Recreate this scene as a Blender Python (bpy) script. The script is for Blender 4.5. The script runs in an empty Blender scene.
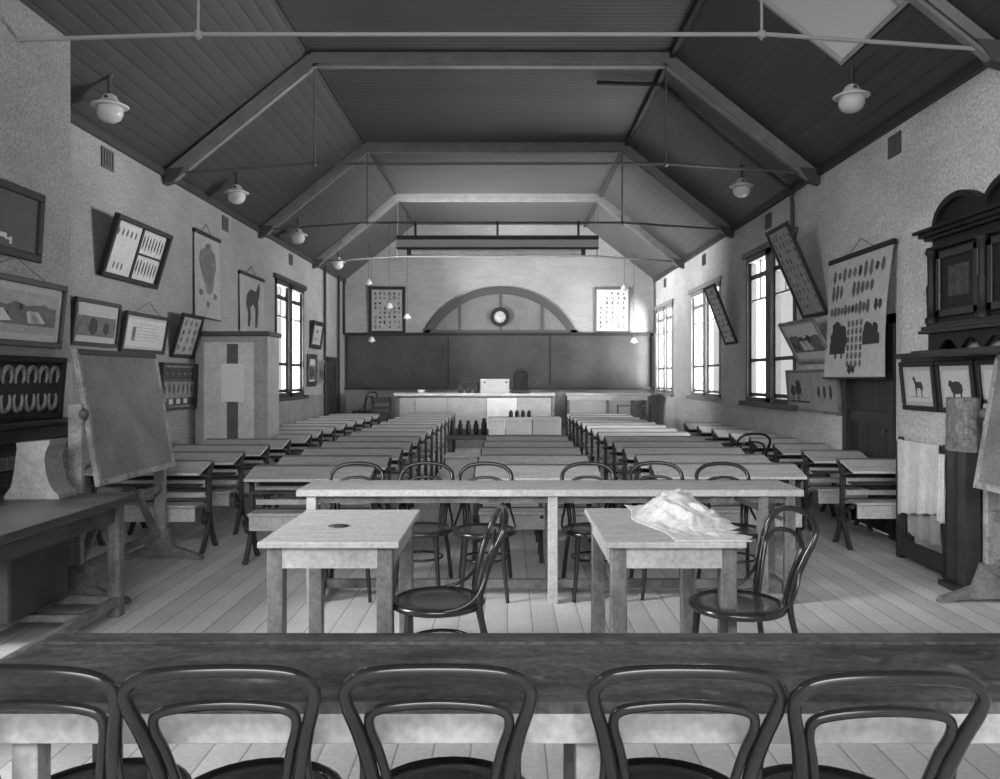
import bpy, math, random
from mathutils import Matrix, Vector
PI = math.pi
rnd = random.Random(7)
COL = bpy.context.scene.collection
sin, cos = math.sin, math.cos

# ------------------------------------------------------------------ materials
MATS = {}
def mat(name, v, rough=0.7, nscale=0, namt=0.0, bump=0.0, spec=0.4, stretch=(1, 1, 1), fine=0.0, stain=0.0):
    if name in MATS: return MATS[name]
    m = bpy.data.materials.new(name); m.use_nodes = True
    nt = m.node_tree; b = nt.nodes['Principled BSDF']
    b.inputs['Base Color'].default_value = (v, v, v, 1)
    b.inputs['Roughness'].default_value = rough
    b.inputs['Specular IOR Level'].default_value = spec
    if nscale:
        tc = nt.nodes.new('ShaderNodeTexCoord'); mp = nt.nodes.new('ShaderNodeMapping')
        mp.inputs['Scale'].default_value = stretch
        nt.links.new(tc.outputs['Object'], mp.inputs['Vector'])
        n = nt.nodes.new('ShaderNodeTexNoise'); n.inputs['Scale'].default_value = nscale; n.inputs['Detail'].default_value = 5
        n.inputs['Roughness'].default_value = 0.65
        nt.links.new(mp.outputs['Vector'], n.inputs['Vector'])
        r = nt.nodes.new('ShaderNodeMapRange')
        r.inputs['From Min'].default_value = 0.3; r.inputs['From Max'].default_value = 0.7
        r.inputs['To Min'].default_value = v * (1 - namt); r.inputs['To Max'].default_value = v * (1 + namt)
        nt.links.new(n.outputs['Fac'], r.inputs['Value'])
        out = r.outputs['Result']
        if fine:
            n2 = nt.nodes.new('ShaderNodeTexNoise'); n2.inputs['Scale'].default_value = 45; n2.inputs['Detail'].default_value = 2
            nt.links.new(tc.outputs['Object'], n2.inputs['Vector'])
            r2 = nt.nodes.new('ShaderNodeMapRange'); r2.inputs['From Min'].default_value = 0.3; r2.inputs['From Max'].default_value = 0.7
            r2.inputs['To Min'].default_value = 1 - fine; r2.inputs['To Max'].default_value = 1 + fine
            nt.links.new(n2.outputs['Fac'], r2.inputs['Value'])
            mu = nt.nodes.new('ShaderNodeMath'); mu.operation = 'MULTIPLY'
            nt.links.new(out, mu.inputs[0]); nt.links.new(r2.outputs['Result'], mu.inputs[1]); out = mu.outputs[0]
        if stain:
            n3 = nt.nodes.new('ShaderNodeTexNoise'); n3.inputs['Scale'].default_value = 7; n3.inputs['Detail'].default_value = 3
            nt.links.new(tc.outputs['Object'], n3.inputs['Vector'])
            r3 = nt.nodes.new('ShaderNodeMapRange'); r3.inputs['From Min'].default_value = 0.66; r3.inputs['From Max'].default_value = 0.72
            r3.inputs['To Min'].default_value = 0; r3.inputs['To Max'].default_value = stain
            nt.links.new(n3.outputs['Fac'], r3.inputs['Value'])
            ad = nt.nodes.new('ShaderNodeMath'); ad.operation = 'ADD'
            nt.links.new(out, ad.inputs[0]); nt.links.new(r3.outputs['Result'], ad.inputs[1]); out = ad.outputs[0]
        cb = nt.nodes.new('ShaderNodeCombineColor')
        for k in range(3): nt.links.new(out, cb.inputs[k])
        nt.links.new(cb.outputs['Color'], b.inputs['Base Color'])
        if bump:
            bn = nt.nodes.new('ShaderNodeBump'); bn.inputs['Strength'].default_value = bump; bn.inputs['Distance'].default_value = 0.01
            nt.links.new(n.outputs['Fac'], bn.inputs['Height']); nt.links.new(bn.outputs['Normal'], b.inputs['Normal'])
    MATS[name] = m
    return m

def board_mat(name, v, axis, pitch, rough, groove=0.45, vary=0.2, bump=0.6, gw=0.07, fine=0.0):
    """timber boards: dark joints every `pitch` metres along `axis`, tone varies from board to board"""
    m = bpy.data.materials.new(name); m.use_nodes = True
    nt = m.node_tree; N = nt.nodes; L = nt.links; b = N['Principled BSDF']
    tc = N.new('ShaderNodeTexCoord'); sx = N.new('ShaderNodeSeparateXYZ'); L.new(tc.outputs['Object'], sx.inputs[0])
    def math_(op, a, b_=None):
        n = N.new('ShaderNodeMath'); n.operation = op
        if hasattr(a, 'links'): L.new(a, n.inputs[0])
        else: n.inputs[0].default_value = a
        if b_ is not None:
            if hasattr(b_, 'links'): L.new(b_, n.inputs[1])
            else: n.inputs[1].default_value = b_
        return n.outputs[0]
    q = math_('DIVIDE', sx.outputs[axis], pitch)
    fl = math_('FLOOR', q); fr = math_('FRACT', q)
    line = math_('LESS_THAN', fr, gw)
    wn = N.new('ShaderNodeTexWhiteNoise'); wn.noise_dimensions = '1D'; L.new(fl, wn.inputs['W'])
    tone = math_('ADD', math_('MULTIPLY', wn.outputs['Value'], vary), 1 - vary / 2)
    noi = N.new('ShaderNodeTexNoise'); noi.inputs['Scale'].default_value = 2.2; noi.inputs['Detail'].default_value = 6
    L.new(tc.outputs['Object'], noi.inputs['Vector'])
    tone = math_('MULTIPLY', tone, math_('ADD', math_('MULTIPLY', noi.outputs['Fac'], 0.5), 0.75))
    if fine:
        n2 = N.new('ShaderNodeTexNoise'); n2.inputs['Scale'].default_value = 40; L.new(tc.outputs['Object'], n2.inputs['Vector'])
        tone = math_('MULTIPLY', tone, math_('ADD', math_('MULTIPLY', n2.outputs['Fac'], fine * 2), 1 - fine))
    val = math_('MULTIPLY', math_('MULTIPLY', tone, v), math_('SUBTRACT', 1.0, math_('MULTIPLY', line, groove)))
    cb = N.new('ShaderNodeCombineColor')
    for k in range(3): L.new(val, cb.inputs[k])
    L.new(cb.outputs['Color'], b.inputs['Base Color'])
    b.inputs['Roughness'].default_value = rough
    bn = N.new('ShaderNodeBump'); bn.inputs['Strength'].default_value = bump; bn.inputs['Distance'].default_value = 0.008; bn.invert = True
    # rounded board profile
    prof = math_('POWER', math_('ABSOLUTE', math_('SUBTRACT', fr, 0.5)), 4.0)
    L.new(math_('MULTIPLY', prof, 16.0), bn.inputs['Height']); L.new(bn.outputs['Normal'], b.inputs['Normal'])
    MATS[name] = m
    return m

def brick_mat(name, v, mortar, rough=0.9, along='Y', bump=0.5, blotch=0.25):
    m = bpy.data.materials.new(name); m.use_nodes = True
    nt = m.node_tree; N = nt.nodes; L = nt.links; b = N['Principled BSDF']
    tc = N.new('ShaderNodeTexCoord'); sx = N.new('ShaderNodeSeparateXYZ'); L.new(tc.outputs['Object'], sx.inputs[0])
    cx = N.new('ShaderNodeCombineXYZ'); L.new(sx.outputs[along], cx.inputs[0]); L.new(sx.outputs['Z'], cx.inputs[1])
    br = N.new('ShaderNodeTexBrick'); L.new(cx.outputs[0], br.inputs['Vector'])
    br.inputs['Scale'].default_value = 1.0; br.inputs['Brick Width'].default_value = 0.23; br.inputs['Row Height'].default_value = 0.085
    br.inputs['Mortar Size'].default_value = 0.006; br.inputs['Mortar Smooth'].default_value = 0.4
    br.inputs['Color1'].default_value = (v, v, v, 1); br.inputs['Color2'].default_value = (v * .9, v * .9, v * .9, 1)
    br.inputs['Mortar'].default_value = (mortar, mortar, mortar, 1)
    n1 = N.new('ShaderNodeTexNoise'); n1.inputs['Scale'].default_value = 42; n1.inputs['Detail'].default_value = 3; L.new(tc.outputs['Object'], n1.inputs['Vector'])
    n2 = N.new('ShaderNodeTexNoise'); n2.inputs['Scale'].default_value = 1.1; n2.inputs['Detail'].default_value = 5; L.new(tc.outputs['Object'], n2.inputs['Vector'])
    def rng(src, a, c, lo=.3, hi=.7):
        r = N.new('ShaderNodeMapRange'); r.inputs['From Min'].default_value = lo; r.inputs['From Max'].default_value = hi
        r.inputs['To Min'].default_value = a; r.inputs['To Max'].default_value = c; L.new(src, r.inputs['Value']); return r.outputs['Result']
    mu = N.new('ShaderNodeMath'); mu.operation = 'MULTIPLY'; L.new(rng(n1.outputs['Fac'], .74, 1.26), mu.inputs[0]); L.new(rng(n2.outputs['Fac'], 1 - blotch * .6, 1 + blotch * .4), mu.inputs[1])
    vm = N.new('ShaderNodeVectorMath'); vm.operation = 'SCALE'; L.new(br.outputs['Color'], vm.inputs[0]); L.new(mu.outputs[0], vm.inputs['Scale'])
    L.new(vm.outputs[0], b.inputs['Base Color']); b.inputs['Roughness'].default_value = rough
    b.inputs['Specular IOR Level'].default_value = .2
    bn = N.new('ShaderNodeBump'); bn.inputs['Strength'].default_value = bump; bn.inputs['Distance'].default_value = 0.004; bn.invert = True
    L.new(br.outputs['Fac'], bn.inputs['Height']); L.new(bn.outputs['Normal'], b.inputs['Normal'])
    MATS[name] = m
    return m

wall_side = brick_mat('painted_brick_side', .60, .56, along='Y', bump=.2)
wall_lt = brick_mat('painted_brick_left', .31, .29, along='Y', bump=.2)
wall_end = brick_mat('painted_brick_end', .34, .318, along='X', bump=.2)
brick_dark = brick_mat('fireplace_brick', .16, .30, along='Y', bump=.8, blotch=1.2)
dado_m = mat('dado_paint', .20, .8, 3, .2, fine=.2)
floor_m = board_mat('floor_boards', .66, 'X', .15, .62, groove=.5, vary=.22, gw=.05, bump=.3, fine=.22)
ceil_s = board_mat('varnished_slope_boards', .058, 'Z', .085, .36, groove=.3, vary=.16, bump=.35, gw=.1)
ceil_f = board_mat('varnished_flat_boards', .058, 'Y', .085, .36, groove=.3, vary=.16, bump=.35, gw=.1)
truss_m = mat('truss_paint', .20, .6, 4, .2)
iron_m = mat('iron_rod', .10, .5)
iron_pale = mat('pale_iron_rod', .30, .6)  # paler iron, used on the nearest truss only
dark_wood = mat('dark_varnished_wood', .035, .42, 5, .35, stretch=(1, 1, 1))
black_frame = mat('black_frame', .025, .5, spec=.25)
door_m = board_mat('door_boards', .035, 'Y', .12, .5, groove=.6, gw=.08)
desk_top = mat('desk_top_wood', .52, .55, 3, .18, .1, stretch=(1, 6, 1), fine=.18)
desk_seat = mat('desk_seat_wood', .50, .55, 3, .18, .1, stretch=(1, 6, 1), fine=.18)
cast_iron = mat('cast_iron', .045, .5)
pine = mat('scrubbed_pine', .44, .6, 4, .18, .1, stretch=(1, 5, 1), fine=.16)
pine_leg = mat('stained_pine_legs', .14, .6, 4, .55, .1, stretch=(2, 2, .8), fine=.2)
bent = mat('bentwood_varnish', .022, .18, 6, .4, spec=.6)
bent_seat = mat('bentwood_seat', .05, .24, 12, .35, .15, spec=.6)
fore_top = mat('stained_bench_top', .075, .42, 6, .6, .25, stretch=(.5, 2, 1), fine=.45, stain=.10)
paper = mat('paper', .55, .85, 8, .1, fine=.1)
paper_dim = mat('aged_paper', .33, .85, 8, .15, fine=.15)
mount_m = mat('picture_mount', .42, .85, 10, .1, fine=.1)
ink = mat('print_ink', .05, .8)
ink_mid = mat('print_grey', .14, .8, 14, .4)
slate = mat('blackboard_slate', .05, .5, 2.2, .35, fine=.12)
big_slate = mat('wall_blackboard', .050, .48, .8, .5, fine=.1)
easel_board = mat('easel_blackboard', .19, .55, 3, .3, fine=.2)
worn = mat('worn_wood_edge', .30, .6, 7, .5, fine=.2)
easel_wood = mat('easel_wood', .17, .55, 6, .5, fine=.2)
bench_dark = mat('dark_bench_wood', .05, .4, 4, .4)
white_enamel = mat('white_shade', .62, .4)
plaster = mat('plaster', .26, .85, 12, .15, .3, fine=.15)
cloth_m = mat('white_cloth', .62, .9, 14, .12, .3, fine=.12)
cloth_grey = mat('grey_cloth', .18, .95, 22, .5, .6, fine=.3)
cup_m = mat('cupboard_paint', .38, .7, 4, .15, fine=.18)
cup_pale = mat('cupboard_pale_panel', .68, .7, 4, .12, fine=.12)
pale_paint = mat('pale_paint', .40, .6, 4, .1)
glaze_m = mat('glazing_bar_paint', .10, .5)

def glass_mat():
    m = bpy.data.materials.new('window_glass'); m.use_nodes = True
    nt = m.node_tree; N = nt.nodes; N.remove(N['Principled BSDF'])
    t = N.new('ShaderNodeBsdfTransparent'); t.inputs[0].default_value = (.93, .93, .93, 1)
    g = N.new('ShaderNodeBsdfGlossy'); g.inputs['Roughness'].default_value = .05
    x = N.new('ShaderNodeMixShader'); x.inputs[0].default_value = .06
    nt.links.new(t.outputs[0], x.inputs[1]); nt.links.new(g.outputs[0], x.inputs[2])
    nt.links.new(x.outputs[0], N['Material Output'].inputs[0]); return m
glass_m = glass_mat()
def frost_mat():
    m = bpy.data.materials.new('obscured_glass'); m.use_nodes = True
    nt = m.node_tree; N = nt.nodes; N.remove(N['Principled BSDF'])
    t = N.new('ShaderNodeBsdfTranslucent'); t.inputs[0].default_value = (.26, .26, .26, 1)
    d = N.new('ShaderNodeBsdfDiffuse'); d.inputs[0].default_value = (.7, .7, .7, 1)
    x = N.new('ShaderNodeMixShader'); x.inputs[0].default_value = .3
    nt.links.new(t.outputs[0], x.inputs[1]); nt.links.new(d.outputs[0], x.inputs[2])
    nt.links.new(x.outputs[0], N['Material Output'].inputs[0]); return m
frost_m = frost_mat()

# ------------------------------------------------------------------ mesh builder
class MB:
    def __init__(s): s.v = []; s.f = []; s.mi = []; s.sm = []; s.M = Matrix(); s.cur = 0; s.mats = []
    def use(s, m):
        if m not in s.mats: s.mats.append(m)
        s.cur = s.mats.index(m); return s
    def add(s, vs, fs, smooth=False):
        o = len(s.v); s.v += [tuple(s.M @ Vector(p)) for p in vs]
        for f in fs: s.f.append([i + o for i in f]); s.mi.append(s.cur); s.sm.append(smooth)
    def box(s, x0, x1, y0, y1, z0, z1, bev=0.0):
        if x0 > x1: x0, x1 = x1, x0
        if y0 > y1: y0, y1 = y1, y0
        if z0 > z1: z0, z1 = z1, z0
        b = min(bev, (x1 - x0) * .45, (y1 - y0) * .45, (z1 - z0) * .45)
        if b <= 0:
            vs = [(x0, y0, z0), (x1, y0, z0), (x1, y1, z0), (x0, y1, z0), (x0, y0, z1), (x1, y0, z1), (x1, y1, z1), (x0, y1, z1)]
            s.add(vs, [(3, 2, 1, 0), (4, 5, 6, 7), (0, 1, 5, 4), (1, 2, 6, 5), (2, 3, 7, 6), (3, 0, 4, 7)]); return
        # chamfered box: three verts per corner
        vs = []; idx = {}
        X = (x0, x1); Y = (y0, y1); Z = (z0, z1)
        for i in (0, 1):
            for j in (0, 1):
                for k in (0, 1):
                    sx, sy, sz = (b if i == 0 else -b), (b if j == 0 else -b), (b if k == 0 else -b)
                    idx[i, j, k, 0] = len(vs); vs.append((X[i], Y[j] + sy, Z[k] + sz))
                    idx[i, j, k, 1] = len(vs); vs.append((X[i] + sx, Y[j], Z[k] + sz))
                    idx[i, j, k, 2] = len(vs); vs.append((X[i] + sx, Y[j] + sy, Z[k]))
        fs = []
        def q(lst, flip):
            fs.append(tuple(reversed(lst)) if flip else tuple(lst))
        for i in (0, 1): q([idx[i, 0, 0, 0], idx[i, 1, 0, 0], idx[i, 1, 1, 0], idx[i, 0, 1, 0]], i == 0)
        for j in (0, 1): q([idx[0, j, 0, 1], idx[1, j, 0, 1], idx[1, j, 1, 1], idx[0, j, 1, 1]], j == 1)
        for k in (0, 1): q([idx[0, 0, k, 2], idx[1, 0, k, 2], idx[1, 1, k, 2], idx[0, 1, k, 2]], k == 0)
        for i in (0, 1):
            for j in (0, 1): q([idx[i, j, 0, 0], idx[i, j, 1, 0], idx[i, j, 1, 1], idx[i, j, 0, 1]], (i + j) % 2 == 1)
        for i in (0, 1):
            for k in (0, 1): q([idx[i, 0, k, 0], idx[i, 1, k, 0], idx[i, 1, k, 2], idx[i, 0, k, 2]], (i + k) % 2 == 0)
        for j in (0, 1):
            for k in (0, 1): q([idx[0, j, k, 1], idx[1, j, k, 1], idx[1, j, k, 2], idx[0, j, k, 2]], (j + k) % 2 == 1)
        for i in (0, 1):
            for j in (0, 1):
                for k in (0, 1): q([idx[i, j, k, 0], idx[i, j, k, 1], idx[i, j, k, 2]], (i + j + k) % 2 == 0)
        s.add(vs, fs)
    def beam(s, a, b, w, t, up=(0, 0, 1)):
        a = Vector(a); b = Vector(b); d = (b - a).normalized(); u = Vector(up)
        sd = d.cross(u)
        if sd.length < 1e-4: sd = d.cross(Vector((1, 0, 0)))
        sd.normalize(); u = sd.cross(d).normalized()
        vs = []
        for p in (a, b):
            for (i, j) in ((-1, -1), (1, -1), (1, 1), (-1, 1)): vs.append(tuple(p + sd * (w / 2 * i) + u * (t / 2 * j)))
        s.add(vs, [(3, 2, 1, 0), (4, 5, 6, 7), (0, 1, 5, 4), (1, 2, 6, 5), (2, 3, 7, 6), (3, 0, 4, 7)])
    def tube(s, pts, r, n=8, closed=False, caps=True):
        P = [Vector(p) for p in pts]; m = len(P)
        R = r if isinstance(r, (list, tuple)) else [r] * m
        vs = []; ref = None
        for i, p in enumerate(P):
            if closed: d = P[(i + 1) % m] - P[i - 1]
            else: d = P[min(i + 1, m - 1)] - P[max(i - 1, 0)]
            d.normalize()
            if ref is None:
                ref = Vector((0, 0, 1)) if abs(d.z) < .9 else Vector((1, 0, 0))
            a = (ref - d * ref.dot(d)).normalized(); ref = a; b = d.cross(a)
            for k in range(n):
                t = 2 * PI * k / n; vs.append(tuple(p + (a * cos(t) + b * sin(t)) * R[i]))
        fs = []
        for i in range(m if closed else m - 1):
            j = (i + 1) % m
            for k in range(n): fs.append((i * n + k, i * n + (k + 1) % n, j * n + (k + 1) % n, j * n + k))
        s.add(vs, fs, True)
        if caps and not closed:
            s.add([vs[k] for k in range(n)][::-1], [tuple(range(n))]); s.add([vs[(m - 1) * n + k] for k in range(n)], [tuple(range(n))])
    def lathe(s, prof, n=20, c=(0, 0, 0), sx=1, sy=1):
        vs = []
        for (r, z) in prof:
            for k in range(n): vs.append((c[0] + r * sx * cos(2 * PI * k / n), c[1] + r * sy * sin(2 * PI * k / n), c[2] + z))
        fs = []
        for i in range(len(prof) - 1):
            for k in range(n): fs.append((i * n + k, i * n + (k + 1) % n, (i + 1) * n + (k + 1) % n, (i + 1) * n + k))
        s.add(vs, fs, True)
        s.add([vs[k] for k in range(n)][::-1], [tuple(range(n))]); e = (len(prof) - 1) * n
        s.add([vs[e + k] for k in range(n)], [tuple(range(n))])
    def prism(s, poly, a, b, plane='XZ'):
        n = len(poly)
        def P(p, t): return {'XZ': (p[0], t, p[1]), 'YZ': (t, p[0], p[1]), 'XY': (p[0], p[1], t)}[plane]
        vs = [P(p, a) for p in poly] + [P(p, b) for p in poly]
        fs = [tuple(range(n)), tuple(range(2 * n - 1, n - 1, -1))] + [(i, i + n, (i + 1) % n + n, (i + 1) % n) for i in range(n)]
        s.add(vs, fs)
    def build(s, name, m=None, parent=None, fix=True):
        me = bpy.data.meshes.new(name); me.from_pydata(s.v, [], s.f)
        ms = list(s.mats) if s.mats else [m]
        if m is not None and s.mats and m not in ms: pass
        for q in ms: me.materials.append(q)
        me.polygons.foreach_set('material_index', s.mi); me.polygons.foreach_set('use_smooth', s.sm)
        if fix:
            import bmesh
            bm = bmesh.new(); bm.from_mesh(me); bmesh.ops.recalc_face_normals(bm, faces=bm.faces); bm.to_mesh(me); bm.free()
        me.update()
        o = bpy.data.objects.new(name, me); COL.objects.link(o)
        if parent: o.parent = parent
        return o

def crom(P, n=6, closed=False):
    P = [Vector(p) for p in P]; out = []; m = len(P)
    for i in range(m if closed else m - 1):
        g = (lambda k: P[k % m]) if closed else (lambda k: P[max(0, min(m - 1, k))])
        p0, p1, p2, p3 = g(i - 1), g(i), g(i + 1), g(i + 2)
        for j in range(n):
            t = j / n; out.append(.5 * ((2 * p1) + (p2 - p0) * t + (2 * p0 - 5 * p1 + 4 * p2 - p3) * t * t + (-p0 + 3 * p1 - 3 * p2 + p3) * t ** 3))
    if not closed: out.append(P[-1])
    return out
def mirror(half):      # half path ends on x = 0
    return list(half) + [(-x, y, z) for (x, y, z) in reversed(half[:-1])]

def tag(o, label=None, cat=None, group=None, kind=None):
    if label: o['label'] = label
    if cat: o['category'] = cat
    if group: o['group'] = group
    if kind: o['kind'] = kind
    return o
def empty(name, loc=(0, 0, 0), rz=0, label=None, cat=None, group=None, rx=0):
    o = bpy.data.objects.new(name, None); COL.objects.link(o); o.location = loc; o.rotation_euler = (rx, 0, rz)
    o.empty_display_size = .1
    return tag(o, label, cat, group)
def struct(name, mb, m=None, parent=None):
    o = mb.build(name, m, parent)
    if not parent: o['kind'] = 'structure'
    return o
def copy_tree(o, parent=None):
    c = o.copy(); COL.objects.link(c); c.parent = parent
    for ch in [q for q in KIDS.get(o.name, [])]: copy_tree(ch, c)
    return c
KIDS = {}
def index_kids():
    KIDS.clear()
    for o in bpy.data.objects:
        if o.parent: KIDS.setdefault(o.parent.name, []).append(o)

ORD = ['first', 'second', 'third', 'fourth', 'fifth', 'sixth', 'seventh', 'eighth', 'ninth', 'tenth', 'eleventh', 'twelfth', 'thirteenth']

# ------------------------------------------------------------------ room shell
XL, XR, Y0, Y1 = -3.95, 3.60, -3.0, 19.5       # walls, open rear end, end wall
ZE = 3.88; KL, KR, ZK = -2.26, 1.87, 5.23      # eaves and collar kinks
TY = [5.75, 9.22, 12.72, 16.25]

m = MB(); m.box(XL - .3, XR + .3, Y0, Y1 + .3, -.12, 0); struct('floor', m, floor_m)

def wall_cells(mb, plane, a, b, ulo, uhi, zlo, zhi, holes):
    us = sorted({ulo, uhi, *[h[0] for h in holes], *[h[1] for h in holes]})
    zs = sorted({zlo, zhi, *[h[2] for h in holes], *[h[3] for h in holes]})
    for i in range(len(us) - 1):
        for j in range(len(zs) - 1):
            uc = (us[i] + us[i + 1]) / 2; zc = (zs[j] + zs[j + 1]) / 2
            if any(h[0] < uc < h[1] and h[2] < zc < h[3] for h in holes): continue
            if plane == 'x': mb.box(a, b, us[i], us[i + 1], zs[j], zs[j + 1])
            else: mb.box(us[i], us[i + 1], a, b, zs[j], zs[j + 1])
# window openings  (y0, y1, z0, z1)
WL = [(13.6, 15.5, 1.17, 3.22)]
WR = [(9.95, 12.0, 1.16, 3.3), (13.45, 15.6, 1.16, 3.15), (17.3, 19.2, 1.16, 3.15)]
DL = (17.45, 18.45, 0, 1.97)
DR = (7.40, 8.52, 0, 2.1)
REAR = [(-2.4, .6, .9, 3.5)]                   # unseen opening added to admit daylight near the camera
m = MB(); wall_cells(m, 'x', XL - .3, XL, Y0, Y1, 0, ZE + .05, WL + [DL, (2.3, 4.25, 1.0, 3.8)]); struct('wall_left', m, wall_lt)  # nearest opening is unseen, cut to admit the added left fill
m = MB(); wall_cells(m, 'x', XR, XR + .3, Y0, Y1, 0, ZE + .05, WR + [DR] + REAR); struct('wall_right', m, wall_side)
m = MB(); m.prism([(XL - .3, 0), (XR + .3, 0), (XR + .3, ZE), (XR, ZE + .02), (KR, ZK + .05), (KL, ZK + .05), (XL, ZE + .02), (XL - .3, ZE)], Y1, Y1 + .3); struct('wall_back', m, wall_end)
# plastered dado along the left wall
m = MB(); m.box(XL, XL + .025, 10.7, DL[0] - .1, 0, 1.12); m.box(XL, XL + .025, DL[1] + .1, Y1, 0, 1.12); m.box(XL, XL + .035, 10.7, DL[0] - .1, 1.12, 1.15)
struct('trim_1', m, dado_m)
m = MB(); m.box(XR - .02, XR, 8.7, Y1, 1.08, 1.12); struct('trim_2', m, wall_side)

# ceiling: two boarded slopes and the flat collar ceiling; skylight in the right slope
def slope_pt(side, u):   # u 0 eave .. 1 kink
    return (XL + (KL - XL) * u, ZE + (ZK - ZE) * u) if side < 0 else (XR + (KR - XR) * u, ZE + (ZK - ZE) * u)
def slab(mb, side, u0, u1, y0, y1, t=.06):
    (xa, za), (xb, zb) = slope_pt(side, u0), slope_pt(side, u1)
    vs = [(xa, y0, za), (xb, y0, zb), (xb, y1, zb), (xa, y1, za), (xa, y0, za + t), (xb, y0, zb + t), (xb, y1, zb + t), (xa, y1, za + t)]
    mb.add(vs, [(3, 2, 1, 0), (4, 5, 6, 7), (0, 1, 5, 4), (1, 2, 6, 5), (2, 3, 7, 6), (3, 0, 4, 7)])
SK = (3.9, 7.24); SU = (.322, .95)
m = MB(); m.use(ceil_s)
slab(m, -1, -.12, 1.0, Y0, Y1)
slab(m, 1, -.12, SU[0], Y0, Y1); slab(m, 1, SU[1], 1.0, Y0, Y1); slab(m, 1, SU[0], SU[1], Y0, SK[0]); slab(m, 1, SU[0], SU[1], SK[1], Y1)
m.use(ceil_f); m.box(KL - .03, KR + .03, Y0, Y1, ZK, ZK + .06)
struct('ceiling', m)
m = MB(); m.use(frost_m); slab(m, 1, SU[0], SU[1], SK[0], SK[1], .01)
so = m.build('window_5', None); so['kind'] = 'structure'; so.location.z = .05
m = MB()
for yy in (SK[0] + .02, 5.0, 6.12, SK[1] - .02):
    (xa, za), (xb, zb) = slope_pt(1, SU[0]), slope_pt(1, SU[1]); m.beam((xa, yy, za + .03), (xb, yy, zb + .03), .03, .05, (.6, 0, .8))
for uu in (SU[0] + .008, SU[1] - .008):
    (xa, za) = slope_pt(1, uu); m.beam((xa, SK[0], za + .03), (xa, SK[1], za + .03), .03, .05, (.6, 0, .8))
o = m.build('window_frame', pale_paint, so); o.location.z = -.05

# kink mouldings, eave mouldings
m = MB(); m.beam((KR + .02, Y0, ZK - .03), (KR + .02, Y1, ZK - .03), .06, .06)
struct('trim_3', m, mat('dark_moulding', .04, .5))
m = MB(); m.beam((KL - .0, Y0, ZK - .012), (KL, Y1, ZK - .012), .03, .024); struct('trim_4', m, MATS['dark_moulding'])
m = MB(); m.box(XL, XL + .04, 6.46, Y1, ZE - .07, ZE); struct('trim_5', m, MATS['dark_moulding'])
m = MB(); m.box(XR - .05, XR, Y0, Y1, ZE - .06, ZE + .01); struct('trim_6', m, MATS['dark_moulding'])

# roof trusses
def truss(y, k):
    t = empty('roof_truss', ((XL + XR) / 2, y, ZE), 0, ['nearest roof truss, its iron tie rod high across the top of the view', 'roof truss with both rafters in view, at the edge of the dark bays', 'roof truss that carries the long map roller', 'farthest roof truss, close to the end wall'][k], 'roof truss', 'roof trusses')
    t_inv = Matrix.Translation(-Vector(t.location))
    def mk(): q = MB(); q.M = t_inv; return q
    for side in (-1, 1):
        if k == 0 and side < 0: continue
        (xa, za), (xb, zb) = slope_pt(side, 0.0), slope_pt(side, 1.0)
        xa -= side * .03
        n = Vector((-(zb - za), 0, (xb - xa))).normalized()
        if n.z > 0: n = -n
        q = mk(); a = Vector((xa, y, za)) + n * .06; b = Vector((xb, y, zb)) + n * .06
        q.beam(a, b, .10 if k else .07, .12 if k else .08, n); q.beam(a + n * .075, b + n * .075, .07, .03, n); q.build('rafter', truss_m, t)
        q = mk(); q.prism([(xa + side * .02, za + .02), (xa + side * .02, za - .16), (xa - side * .10, za - .12), (xa - side * .22, za + .04)], y - .055, y + .055); q.build('bracket', mat('truss_shoe', .07, .6), t)
    q = mk(); q.box(KL, KR, y - .065, y + .065, ZK - .12, ZK); q.box(KL, KR, y - .035, y + .035, ZK - .15, ZK - .12); q.build('collar_beam', truss_m, t)
    zr = 3.97
    q = mk(); q.tube([(XL if k else -3.52, y, ZE - .03 if k else 3.93), (KL, y, zr), (KR, y, zr), (XR, y, ZE - .03)], .017, 6); q.build('tie_rod', iron_pale if k == 0 else iron_m, t)
    for x in (KL + .04, KR - .04):
        q = mk(); q.tube([(x, y, zr - .04), (x, y, ZK - .1)], .011 if k != 1 else .009, 6); q.lathe([(.01, -.03), (.03, -.02), (.03, .02), (.01, .03)], 8, (x, y, zr)); q.build('hanger_rod', iron_pale if k == 0 else iron_m, t)
    return t
for k, y in enumerate(TY): truss(y, k)

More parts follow.
